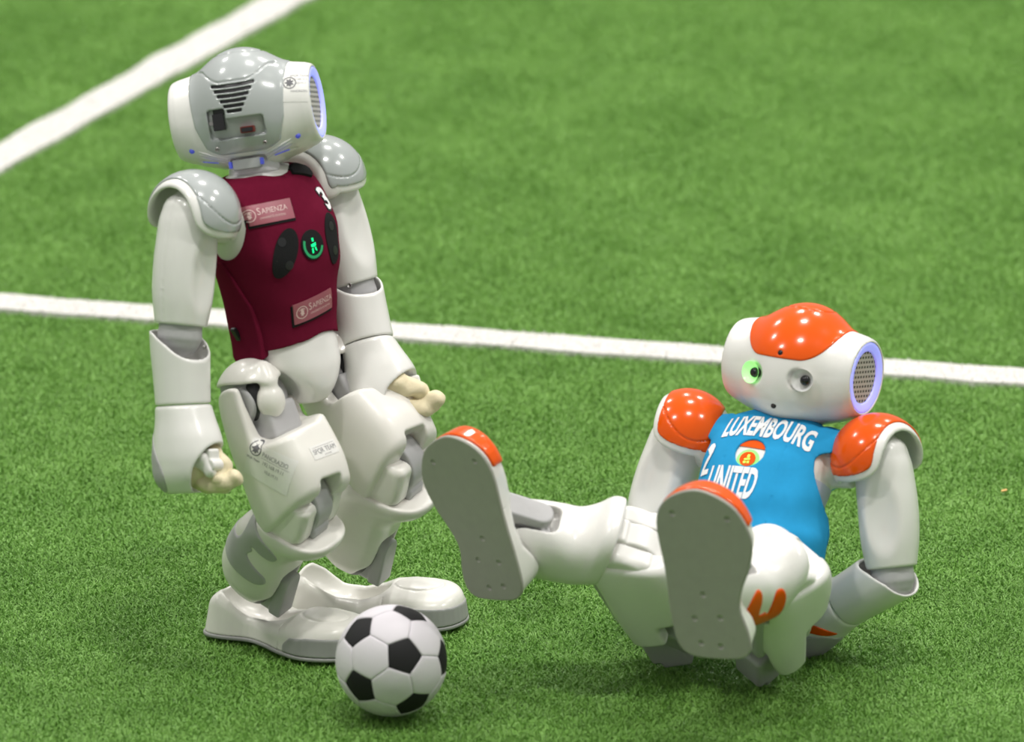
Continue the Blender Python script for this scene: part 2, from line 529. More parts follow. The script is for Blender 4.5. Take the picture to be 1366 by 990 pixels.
# a stray scrap of orange paper on the turf, right of the sitting robot
def scrap(x, y, w, l, rz, mat, name, label, cat):
    bm = bmesh.new(); bmesh.ops.create_cube(bm, size=1)
    bmesh.ops.scale(bm, vec=(l, w, 0.0012), verts=bm.verts)
    bm.verts.ensure_lookup_table()
    for v in bm.verts: v.co.z += 0.0008 * math.sin(v.co.x * 300)
    bmesh.ops.bevel(bm, geom=list(bm.edges), offset=0.0003, segments=1, affect='EDGES')
    me = bpy.data.meshes.new(name); bm.to_mesh(me); bm.free()
    o = link(name, me, mat, None, Matrix.Translation((x, y, 0.0002)) @ Matrix.Rotation(rz, 4, 'Z'))
    set_props(o, label=label, category=cat)
M['scrap'] = material('tan_paper', (0.75, 0.45, 0.16), 0.7)
scrap(0.4600, -0.362, 0.0035, 0.0055, 0.05, 'scrap', 'paper_scrap', 'tiny tan scrap lying on the turf at the right edge', 'scrap')

# ================================================================ THE BALL
def soccer_ball(center, R, rot):
    root = bpy.data.objects.new('soccer_ball', None); COL.objects.link(root)
    root.empty_display_size = 0.03
    root.location = (center[0], center[1], center[2] - R)
    set_props(root, label='small white foam soccer ball with black pentagons beside the standing robot', category='ball')
    ph = (1 + 5 ** 0.5) / 2
    ico = [(0, i, j * ph) for i in (1, -1) for j in (1, -1)] + [(i, j * ph, 0) for i in (1, -1) for j in (1, -1)] + [(j * ph, 0, i) for i in (1, -1) for j in (1, -1)]
    ico = [Vector(v).normalized() for v in ico]
    nb_ = {i: [j for j in range(12) if j != i and ico[i].dot(ico[j]) > 0.4] for i in range(12)}
    tri = [(i, j, k) for i in range(12) for j in nb_[i] for k in nb_[i] if i < j < k and k in nb_[j]]
    pt = lambda i, j: (ico[i] * 2 + ico[j]) / 3
    faces = [('black_panel', ico[i], [pt(i, j) for j in nb_[i]]) for i in range(12)]
    for i, j, k in tri:
        c = (ico[i] + ico[j] + ico[k]).normalized()
        faces.append(('white_panel', c, [pt(i, j), pt(j, i), pt(j, k), pt(k, j), pt(k, i), pt(i, k)]))
    for name, c, vs in faces:
        c = c.normalized(); ref = (vs[0] - c * vs[0].dot(c)).normalized(); bi = c.cross(ref)
        vs = sorted(vs, key=lambda v: math.atan2(v.dot(bi), v.dot(ref)))
        n = len(vs); cen = sum(vs, Vector()) / n
        ring_t = [0.25, 0.5, 0.75, 0.9, 0.965, 0.993]
        dep = [0, 0, 0, 0, 0.0002, 0.0007] if name == 'white_panel' else [0.0002, 0.0002, 0.0002, 0.0002, 0.0003, 0.0007]
        sub = 6
        V = [c * (R - dep[0])]; F = []
        for t, dd in zip(ring_t, dep):
            for a in range(n):
                for s_ in range(sub):
                    e = vs[a].lerp(vs[(a + 1) % n], s_ / sub)
                    V.append(cen.lerp(e, t).normalized() * (R - dd))
        for a in range(n):                       # skirt that closes the seam
            for s_ in range(sub):
                e = vs[a].lerp(vs[(a + 1) % n], s_ / sub)
                V.append(e.normalized() * (R - 0.003))
        m_ = n * sub
        bm = bmesh.new(); bv = [bm.verts.new(v) for v in V]
        for q in range(m_): bm.faces.new((bv[0], bv[1 + q], bv[1 + (q + 1) % m_]))
        for r_ in range(len(ring_t)):
            for q in range(m_):
                a0 = 1 + r_ * m_; b0 = a0 + m_
                bm.faces.new((bv[a0 + q], bv[b0 + q], bv[b0 + (q + 1) % m_], bv[a0 + (q + 1) % m_]))
        for f in bm.faces: f.smooth = True
        me = bpy.data.meshes.new(name); bm.to_mesh(me); bm.free()
        link(name, me, 'foam_black' if name == 'black_panel' else 'foam_white', root, Matrix.Translation((0, 0, R)) @ rot)
    return root
soccer_ball((-0.1075, -0.9855, 0.049), 0.05, Matrix(((-0.033, -0.6984, 0.7149), (0.405, -0.6633, -0.6293), (0.9137, 0.2688, 0.3047))).to_4x4())

# ================================================================ THE ROBOTS: shapes of their links (left side, millimetres)
# ---- head: X forward, Y left, Z up, origin in the neck joint
def head_body(x, y, z):
    y = y * 1.06
    b = ell(x, y, z, (1, 0, 51), (56, 55, 50))
    ay = abs(y)
    rad = np.sqrt((x + 1) ** 2 + (z - 50) ** 2)
    low = np.clip((50 - z) / 40, 0, 1)
    r = np.interp(ay, [0, 30, 48, 62, 70], [41, 41, 39.5, 37, 34.5]) + np.interp(ay, [0, 30, 52, 70], [8, 7, 3, 0]) * low
    drum = smax(rad - r, ay - 70, 4)
    b = smin(b, drum, 9)
    chin = ell(x, y, z, (14, 0, 34), (40, 40, 32))
    return smin(b, chin, 12)
def cap_region(x, y, z):
    ay = abs(y) * 1.02
    # front edge sweeps up towards the ears; behind the head the cap runs down almost to the neck
    front = np.where(x > 0, (60 + 0.030 * np.maximum(ay - 20, 0) ** 2 * (x > 10)) - z, -50.0)
    wide = np.interp(z, [0, 8, 20, 40, 70, 90, 110], [10, 22, 36, 43, 46, 47, 46])
    wf = np.interp(x, [-10, 20, 60], [0.0, 0.0, 6.0])
    side = ay - (wide - wf)
    low = 11.5 - z
    r = smax(smax(front, side, 8), low, 10)
    return r
def head_shell(x, y, z):
    f = head_body(x, y, z)
    for s in (-1, 1):
        f = smax(f, -sph(x, y, z, (56.5, s * 24, 44), 11.5), 1.5)                          # eye dishes
        f = smax(f, -cyl(x, z, y, (0, 50, s * 66), 32.2, 5, 1), 1.2)                           # ear wells
        for q in range(3):                                                                   # ribs under the back of the head
            f = smax(f, -caps(x, y, z, (-37 + q * 5, s * 22, 10.5 - q * 2.2), (-30 + q * 5, s * 44, 15 - q * 2.2), 1.5), 0.8)
        f = smax(f, -sph(x, y, z, (-35, s * 49, 21), 3.0), 0.4)
    f = smax(f, -(port_cut(x, y, z, 0.8) + np.maximum(-7 - f, 0)), 0.5)                   # room behind the sockets
    f = smax(f, -rbox(x, y, z, (-34, 0, 3), (16, 16, 6), 1.5), 1)                         # notch over the neck
    f = smax(f, -sph(x, y, z, (54, 0, 17), 2.8), 0.3)                                     # mouth camera
    return f
def cap_outer(x, y, z):
    return smin(head_body(x, y, z), ell(x, y, z, (-6, 0, 60), (49, 43, 47.5)), 10) - 1.1
def head_cap(x, y, z):
    b = cap_outer(x, y, z)
    f = smax(b, cap_region(x, y, z) + 0.9, 1.6)
    f = smax(f, -(head_body(x, y, z) + 4), 0.5)
    # fine grooves of the touch sensors
    g = abs(np.sqrt((x + 6) ** 2 + y * y) - 21.5) - 0.9
    f = smax(f, -(smax(g, 85 - z, 0.3) + np.maximum(-0.4 - b, 0)), 0.9)
    g2 = abs(z - 77 - 12 * np.clip((abs(y) - 12) / 18, 0, 1) ** 1.5 - 0.2 * np.maximum(abs(y) - 30, 0)) - 0.9
    f = smax(f, -(smax(g2, x + 20, 0.3) + np.maximum(-0.4 - b, 0)), 0.9)
    f = smax(f, -sph(x, y, z, (56.5, 3, 66), 2.6), 0.3)                                      # forehead camera
    for q in range(6):                                                                      # vent slots in the back
        hw = 20 - q * 2.6 if q < 5 else 7
        zc = 73 - q * 4.6
        zz = z - zc - 0.0035 * y * y
        slot = smax(smax(abs(zz) - 1.55, abs(y) - hw, 1.0), x + 35, 0.5)
        f = smax(f, -(slot + np.maximum(-4.5 - b, 0)), 0.4)
    # recess for the sockets: a tall bay on the left of it and a lower long one
    rec = port_cut(x, y, z)
    f = smax(f, -(rec + np.maximum(-4.0 - b, 0)), 0.6)
    for s in (-1, 1):
        f = smax(f, -sph(x, y, z, (-50.0, s * 22, 17.5), 2.3), 0.3)
    return f
def port_cut(x, y, z, g=0.0):
    return smin(rbox(x, y, z, (-60, 18.0, 40), (18, 9 + g, 13.5 + g), 2.5), rbox(x, y, z, (-60, -2, 35), (18, 22 + g, 8.8 + g), 2.5), 1.5)
def vent_shade(x, y, z):
    b = cap_outer(x, y, z)
    f = smax(b + 1.5, -(b + 4.0), 0.3)
    return smax(smax(smax(f, abs(y) - 21, 0.5), abs(z - 62) - 14, 0.5), x + 25, 0.5)
def port_recess(x, y, z):
    b = cap_outer(x, y, z)
    f = smax(b + 3.2, -(b + 6), 0.3)
    return smax(smax(smax(f, abs(y - 2) - 27, 0.5), abs(z - 40) - 15, 0.5), x + 25, 0.5)
def neck(x, y, z):
    f = loft(x, y, z, [(-26, -2, 0, 27, 29), (-16, -2, 0, 24, 26), (-8, -3, 0, 23, 24), (0, -3, 0, 22, 23), (12, -3, 0, 20, 20)], 2.2, 3)
    g = abs(z + 7) - 0.7
    return smax(f, -(g + np.maximum(-f - 1.5, 0)), 0.5)
def ear_ring(x, y, z):
    r = np.sqrt(x * x + (z - 50) ** 2)
    f = smax(abs(r - 28.0) - 4.1, abs(y - 62.5) - 3.0, 1.4)
    return smax(f, (y - 65.6) + (31 - r) * 0.28, 1.0)
def ear_disc(x, y, z):
    return cyl(x, z, y, (0, 50, 61.0), 25.6, 1.2, 0.6)
# ---- torso: origin in its middle
TORSO = [(-60, -2, 0, 31, 35), (-35, -1, 0, 34, 39), (0, 1, 0, 38, 44), (35, 3, 0, 44, 54), (65, 1, 0, 44, 57), (92, -3, 0, 38, 53), (108, -4, 0, 30, 43), (117, -4, 0, 22, 30)]
def torso_loft(x, y, z, grow=0.0):
    return loft(x, y, z, TORSO, 2.5, 6) - grow
def torso_shell(x, y, z):
    f = torso_loft(x, y, z)
    ay = abs(y)
    st = smax(np.sqrt((x + 7) ** 2 + (z - 86) ** 2) - np.interp(ay, [48, 60, 80], [24, 23, 21]), ay - 76, 4)
    st = smax(st, 46 - ay, 2)
    return smin(f, st, 5)
def pelvis(x, y, z):
    f = loft(x, y, z, [(-28, 0, 0, 33, 38), (-50, 2, 0, 35, 41), (-70, 5, 0, 34, 36), (-86, 8, 0, 28, 24), (-99, 10, 0, 17, 13)], 2.4, 5)
    for s in (-1, 1):
        f = smax(f, -sph(x, y, z, (4, s * 52, -92), 35), 3)
    return f
# ---- shoulder cover: origin in the shoulder, Y outward
def pauldron_cut(x, y, z):
    e = np.sqrt(((x + 4) / 35) ** 2 + ((z + 24) / 46) ** 2)
    arch = np.minimum((1 - e) * 35, y + 14)                          # opening for the arm
    c = smax(arch, -20 - z, 13)
    c = smax(c, -(y + 35), 8)
    return smax(c, y - 30, 6)
def pauldron_dome(x, y, z):
    return ell(x, y, z, (0, -4, -2), (43.5, 41, 42))
def pauldron_shell(x, y, z):
    d = pauldron_dome(x, y, z)
    f = smax(abs(d + 2.4) - 2.4, pauldron_cut(x, y, z), 3.2)
    return f
def pauldron_cap(x, y, z):
    d = pauldron_dome(x, y, z)
    c = pauldron_cut(x, y, z)
    f = smax(abs(d) - 1.3, c + 5.6, 1.6)
    g = abs(z + 5 - 0.02 * (y + 10) ** 2) - 0.8
    return smax(f, -(smax(g, 12 - x, 0.2) + np.maximum(0.8 - d, 0)), 0.8)
# ---- arm: origin in the shoulder, hanging along -Z
def upper_arm(x, y, z):
    f = loft(x, y, z, [(22, 0, -2, 12, 12), (14, 0, 0, 20, 20), (0, 0, 1, 25, 24.5), (-25, 0, 2, 26.5, 26.5), (-50, 0, 2, 27, 27), (-75, 0, 1, 26, 26), (-99, 0, 0, 22.5, 22.5)], 2.3, 2.0)
    pan = ell(x, y, z, (34, 2, -55), (13, 26, 44))                     # shallow scooped panel on the front
    f = smax(f, -(pan), 3)
    g = abs(x + 2) - 0.35
    f = smax(f, -(smax(g, -y, 0.2) + np.maximum(-0.7 - f, 0)), 0.2)
    return f
def elbow(x, y, z):
    return smin(cyl(x, y, z, (0, 0, -102), 19.5, 10, 3), ell(x, y, z, (0, 0, -112), (19, 18.5, 17)), 4)
# ---- forearm: origin in the elbow, along -Z
def forearm(x, y, z):
    f = loft(x, y, z, [(9, 0, 0, 26.5, 26.0), (-8, 0, 0, 26.5, 26), (-35, 0, 0, 25, 25), (-60, 0, 0, 24, 24.2)], 2.2, 1.6)
    inn = loft(x, y, z, [(20, 0, 0, 24, 23.5), (-8, 0, 0, 24, 23.5), (-22, 0, 0, 22, 22), (-30, 0, 0, 15, 15)], 2.2, 4)
    f = smax(f, -inn, 1.6)
    # the rim dips towards the front
    f = smax(f, (z - np.interp(x, [-26, -8, 8, 27], [9, 5, -6, -24])), 2.0)
    g = abs(z + 57) - 0.4
    return f
def hand_shell(x, y, z):
    f = loft(x, y, z, [(-60.5, 0, 0, 24, 24.2), (-74, 2, 0, 27, 25.5), (-92, 4, 0, 32, 28), (-112, 4, 0, 34, 29), (-128, 2, 0, 30, 26), (-140, 0, 0, 20, 17)], 2.3, 4)
    cav = ell(x, y, z, (26, -9, -120), (34, 26, 24))
    return smax(f, -cav, 3)
def hand_panel(x, y, z):
    f0 = hand_shell(x, y, z)
    f = loft(x, y, z, [(-60.5, 0, 0, 24, 24.2), (-74, 2, 0, 27, 25.5), (-92, 4, 0, 32, 28), (-112, 4, 0, 34, 29), (-128, 2, 0, 30, 26), (-140, 0, 0, 20, 17)], 2.3, 4) - 0.6
    f = smax(f, -(f0 + 1.6), 0.5)
    P = catmull([(-26, -82), (-10, -100), (2, -122), (-6, -138), (-26, -132), (-36, -108)], 4)
    return smax(smax(f, poly2d(x, z, P), 0.8), -y, 0.5)
def hand_stripe(x, y, z):
    f0 = hand_shell(x, y, z)
    f = loft(x, y, z, [(-60.5, 0, 0, 24, 24.2), (-74, 2, 0, 27, 25.5), (-92, 4, 0, 32, 28), (-112, 4, 0, 34, 29), (-128, 2, 0, 30, 26), (-140, 0, 0, 20, 17)], 2.3, 4) - 0.8
    f = smax(f, -(f0 + 1.6), 0.5)
    a = poly2d(x, z, catmull([(-22, -76), (-8, -84), (4, -98), (2, -104), (-8, -96), (-20, -84)], 4))
    b = poly2d(x, z, catmull([(5, -104), (12, -114), (14, -126), (9, -128), (5, -116)], 4))
    return smax(smax(f, np.minimum(a, b), 0.8), -y, 0.5)
def hand_core(x, y, z):
    return ell(x, y, z, (6, -3, -118), (20, 18, 16))
def finger(pts, r):
    def f(x, y, z):
        d = None
        for (a, ra), (b, rb) in zip(zip(pts, r), zip(pts[1:], r[1:])):
            c = caps(x, y, z, a, b, ra, rb)
            d = c if d is None else smin(d, c, 1.2)
        w = np.sin(0.22 * x + 0.16 * y) * np.sin(0.25 * z + 0.12 * x + 1) + np.sin(0.30 * y - 0.26 * z) * np.sin(0.2 * x + 2)
        return d + 1.1 * w
    return f
# ---- hip: origin in the hip joint, Y outward
def hip_cover(x, y, z):
    d = ell(x, y, z, (-6, 4, -4), (40, 31, 43))
    f = smax(abs(d + 3) - 3, 20 + 0.006 * (x + 6) ** 2 * np.where(x < -6, -1, 0) - z, 4)
    f = smax(f, x - 26, 4)
    neck_ = caps(x, y, z, (14, 6, 29), (21, 9, 18), 7.5, 7.5)
    f = smin(f, neck_, 7)
    return smin(f, ell(x, y, z, (20, 9, 1), (12.5, 13.5, 16)), 4)
def hip_core(x, y, z):
    f = rbox(x, y, z, (-14, 2, 2), (18, 19, 22), 6)
    f = smin(f, cyl(x, z, y, (-4, 0, 2), 17, 24, 2), 3)
    return f
# ---- thigh: origin in the hip, knee at z = -100
THIGH = [(26, 4, 0, 26, 36), (8, 3, 0, 32, 37), (-20, 4, 0, 37, 38), (-45, 7, 0, 41, 38.5), (-70, 10, 0, 43, 38.5), (-95, 9, 0, 41, 38), (-122, 4, 0, 33, 35)]
def thigh_shell(x, y, z):
    f = loft(x, y, z, THIGH, 3.6, 8)
    # opening for the hip: leaves an outer ear higher than the inner one
    slot = smax(abs(y - 2) - np.interp(z, [-45, -25, 0, 30], [17, 22, 26, 28]), -33 - z, 8)
    f = smax(f, -slot, 4)
    f = smax(f, -smax(-4 - z, y, 4), 4)                             # inner wall lower
    f = smax(f, -smax(8 - x, -33 - 0.16 * y - z, 9), 5)             # the front starts lower than the ear
    ear = np.sqrt((x + 4) ** 2 + (z + 8) ** 2) - 27
    f = smax(f, np.where(z > -8, ear, -20.0), 3)
    # lower edge rises towards the front
    f = smax(f, -(z + 112 - 0.34 * x), 7)
    # notches for the knee block, in front and behind
    f = smax(f, -rbox(x, y, z, (40, 0, -116), (30, 13.5, 32), 3), 2)
    f = smax(f, -rbox(x, y, z, (-34, 0, -106), (26, 26, 24), 5), 2)
    f = smax(f, -rbox(x, y, z, (-32, 0, 4), (25, 17, 38), 2), 2)    # notch behind the hip
    return f
def hip_block(x, y, z):
    f = rbox(x, y, z, (-14, 0, 26), (19, 16, 24), 4)
    return smax(f, -rbox(x, y, z, (-34, 0, 52), (10, 18, 10), 2), 2)
def knee_cover(x, y, z):                                            # origin in the knee, turned with the shin
    f = smax(np.sqrt(x * x + z * z) - 25, abs(y) - 32.5, 4)
    f = smin(f, rbox(x, y, z, (2, 0, 4), (25, 32.5, 20), 7), 4)
    f = smax(f, -rbox(x, y, z, (36, 0, 0), (25, 13.5, 50), 2), 1.5)
    return f
def knee_block(x, y, z):
    f = smax(np.sqrt(x * x + (z - 6) ** 2) - 29.5, abs(y) - 12.2, 2)
    f = smin(f, rbox(x, y, z, (14, 0, -11), (16, 12.2, 5), 2), 3)
    return smax(f, -15.5 - z, 0.5)
def thigh_motor(x, y, z):
    return smin(rbox(x, y, z, (-17, 0, -62), (20, 22, 40), 4), rbox(x, y, z, (0, 0, -22), (22, 19, 16), 4), 3)
# ---- shin: origin in the knee, ankle at z = -103
SHIN = [(-12, 8, 0, 38, 35.5), (-19, 7, 0, 40.5, 37), (-26, 4, 0, 41, 37), (-36, -6, 0, 38, 34.5), (-48, -14, 0, 34, 33), (-66, -18, 0, 34, 32.5), (-86, -20, 0, 33, 30), (-104, -19, 0, 27, 25), (-118, -17, 0, 15, 15)]
def shin_body(x, y, z):
    return loft(x, y, z, SHIN, 2.6, 5)
def shin_shell(x, y, z):
    f = shin_body(x, y, z)
    f = smax(f, z + 15.5 - 0.04 * (x - 10), 1.6)
    f = smax(f, -rbox(x, y, z, (26, 0, -94), (26, 14.5, 28), 7), 2)      # opening over the ankle
    f = smax(f, -smax(ell(x, y, z, (26, 0, -118), (34, 44, 22)), -40 - x, 1), 6)
    return f
SHIN_PATCH = [(-30, -16), (-22, -16), (-10, -24), (4, -32), (10, -40), (6, -47), (-4, -46), (-16, -42), (-15, -47), (-19, -53), (-14, -59), (-6, -64), (2, -70), (3, -78), (-6, -82), (-22, -80), (-38, -74), (-50, -64), (-57, -52), (-54, -44), (-43, -45), (-34, -43), (-30, -32)]
def shin_patch(x, y, z):
    b = shin_body(x, y, z)
    f = smax(b - 1.2, -(b + 2.0), 0.3)
    return smax(smax(f, poly2d(x, z, catmull(SHIN_PATCH, 3)), 2.0), 2 - y, 0.4)
def ankle_block(x, y, z):
    f = rbox(x, y, z, (2, 0, -99), (13, 10, 20), 5)
    f = smin(f, smax(np.sqrt(y * y + (np.minimum(z + 84, 0) * 0 + np.maximum(z + 84, 0)) ** 2) - 11.5, smax(abs(x - 12) - 6, -119 - z, 2), 2), 2)
    g = abs(np.sqrt((y - 3) ** 2 + (z + 92) ** 2) - 7) - 0.5
    f = smax(f, -(smax(g, 17 - x, 0.2)), 0.3)
    f = smin(f, cyl(y, z, x, (-12, -76, 6), 4.5, 5, 1.5), 2)
    return smax(f, -sph(x, y, z, (12, -12, -76), 2.2), 0.3)
# ---- foot: origin in the ankle, sole at z = -45, outer side +Y
FOOT = catmull([(101, -8), (98, 12), (84, 33), (57, 45), (30, 41), (8, 32), (-12, 28), (-34, 34), (-51, 35), (-60, 26), (-62, 2), (-60, -20), (-49, -31), (-22, -35), (22, -37), (68, -41), (90, -31)], 4)
def foot_top(x, y):
    h = np.interp(x, [-64, -56, -46, -34, -16, 4, 22, 34, 50, 66, 80, 92, 104], [-17, -7, -4, -9, -21, -24, -19, -13, -11, -11.5, -13, -15, -18])
    return h - 0.0040 * (y - 2) ** 2 * np.interp(x, [-60, 0, 40, 100], [1.0, 0.5, 1.8, 1.8])
def foot_shell(x, y, z):
    o = poly2d(x, y, FOOT)
    f = smax(o + 0.16 * (z + 45), z - foot_top(x, y), 8)
    f = smax(f, -41.5 - z, 1.2)
    cav = smin(ell(x, y, z, (-13, 0, -2), (41, 28, 29)), ell(x, y, z, (8, 0, -14), (22, 17, 26)), 4)
    f = smax(f, -cav, 3)
    ring = abs(np.sqrt(((x - 56) / 1.25) ** 2 + ((y - 2) / 1.0) ** 2) - 18) - 1.1
    f = smax(f, -(ring + np.maximum(-0.5 - f, 0) + np.maximum(-30 - z, 0)), 1.2)
    g = abs(x - 24 + 0.1 * z) - 0.4
    f = smax(f, -(smax(g, 20 - abs(y), 0.2) + np.maximum(-0.8 - f, 0)), 0.3)
    return f
def foot_sole(x, y, z):
    o = poly2d(x, y, FOOT)
    f = smax(o - 0.9, abs(z + 43.2) - 1.8, 1.2)
    for hx, hy in ((76, 25), (78, -26), (0, -4), (-22, 10), (-24, -14), (-50, 8), (-48, -10)):
        f = smax(f, -cyl(x, y, z, (hx, hy, -45), 2.4, 1.2, 0.3), 0.3)
    return f
def foot_bumper(x, y, z):
    o = poly2d(x, y, FOOT)
    top = np.interp(x, [30, 42, 60, 80, 100], [-38, -27, -24, -24, -25])
    f = smax(o + 0.16 * (z + 45) - 1.2, -(o + 4.2), 0.5)
    f = smax(smax(f, z - top, 2.5), -41.0 - z, 0.8)
    return smax(f, 34 - x, 2)
def foot_cap(x, y, z):                                                # glossy toe cap of the sitting robot
    o = poly2d(x, y, FOOT)
    f0 = smax(o + 0.10 * (z + 45), z - foot_top(x, y), 8) - 1.8
    f = smax(f0, -(f0 + 3.4), 0.4)
    return smax(f, smax(54 - x + 0.008 * (y - 3) ** 2, -39.5 - z, 4), 3)

# ================================================================ THE ROBOTS: assembly
def frame(origin, z, x):
    z = Vector(z).normalized(); x = Vector(x); x = (x - z * x.dot(z)).normalized(); y = z.cross(x)
    m = Matrix((x, y, z)).transposed().to_4x4(); m.translation = Vector(origin)
    return m
def heading(deg, elev=0.0):
    a, e = math.radians(deg), math.radians(elev)
    return Vector((math.cos(a) * math.cos(e), math.sin(a) * math.cos(e), math.sin(e)))
UP = Vector((0, 0, 1))

def small_box(size, bev=0.0004):
    bm = bmesh.new(); bmesh.ops.create_cube(bm, size=1)
    bmesh.ops.scale(bm, vec=size, verts=bm.verts)
    bmesh.ops.bevel(bm, geom=list(bm.edges), offset=bev, segments=2, affect='EDGES')
    me = bpy.data.meshes.new('box'); bm.to_mesh(me); bm.free()
    return me
def lathe(prof, n=28):
    """revolve (radius, height) pairs about Z"""
    V, F = [], []
    for r, h in prof:
        for i in range(n):
            a = 2 * math.pi * i / n
            V.append((r * math.cos(a), r * math.sin(a), h))
    for k in range(len(prof) - 1):
        for i in range(n):
            j = (i + 1) % n
            F.append((k * n + i, k * n + j, (k + 1) * n + j, (k + 1) * n + i))
    return np_mesh('turned', V, F)

class Robot:
    def __init__(self, base, label):
        self.root = bpy.data.objects.new('humanoid_robot', None); COL.objects.link(self.root)
        self.root.empty_display_size = 0.05
        self.root.location = base
        self.inv = Matrix.Translation(base).inverted()
        set_props(self.root, label=label, category='robot')
    def part(self, name, mesh, mat, fr, label=None):
        o = link(name, skin(mesh, mat), None, self.root, self.inv @ fr)
        if label: o['label'] = label
        return o
    def sub(self, name, mesh, mat, parent, m=None, label=None):
        o = link(name, skin(mesh, mat), None, parent, m if m is not None else Matrix.Identity(4))
        if label: o['label'] = label
        return o

def T(x, y, z): return Matrix.Translation((x * 0.001, y * 0.001, z * 0.001))
def facing(n):                                # rotation taking +Z to n
    return Vector((0, 0, 1)).rotation_difference(Vector(n)).to_matrix().to_4x4()
SCREW = lathe([(0.0, -0.0012), (0.0006, -0.0012), (0.0006, -0.0004), (0.0017, -0.0004), (0.0019, -0.0002), (0.0021, -0.003)], 14)
LENS = lathe([(0.0048, -0.004), (0.0048, 0.0), (0.0045, 0.0014), (0.0038, 0.0028), (0.0026, 0.0037), (0.0012, 0.0042), (0.0001, 0.0043)], 24)
DISH = lathe([(0.0001, -0.0038), (0.004, -0.0036), (0.007, -0.0026), (0.009, -0.0008), (0.0101, 0.0008)], 32)

def rib_mesh(bvh, yz, r, n=8):
    pts = []
    for y, z in yz:
        h = bvh.ray_cast(Vector((-0.12, y, z - 0.03)), Vector((1, 0, 0.35)).normalized())[0]
        if h is not None: pts.append(h)
    V, F = [], []
    m = len(pts)
    for i, p in enumerate(pts):
        d = (pts[min(i + 1, m - 1)] - pts[max(i - 1, 0)]).normalized()
        a = d.orthogonal().normalized(); b = d.cross(a)
        rr = r * (0.35 if i in (0, m - 1) else 1)
        for k in range(n):
            t = 2 * math.pi * k / n
            V.append(p + (a * math.cos(t) + b * math.sin(t)) * rr)
    for i in range(m - 1):
        for k in range(n):
            F.append((i * n + k, i * n + (k + 1) % n, (i + 1) * n + (k + 1) % n, (i + 1) * n + k))
    return np_mesh('rib', V, F)

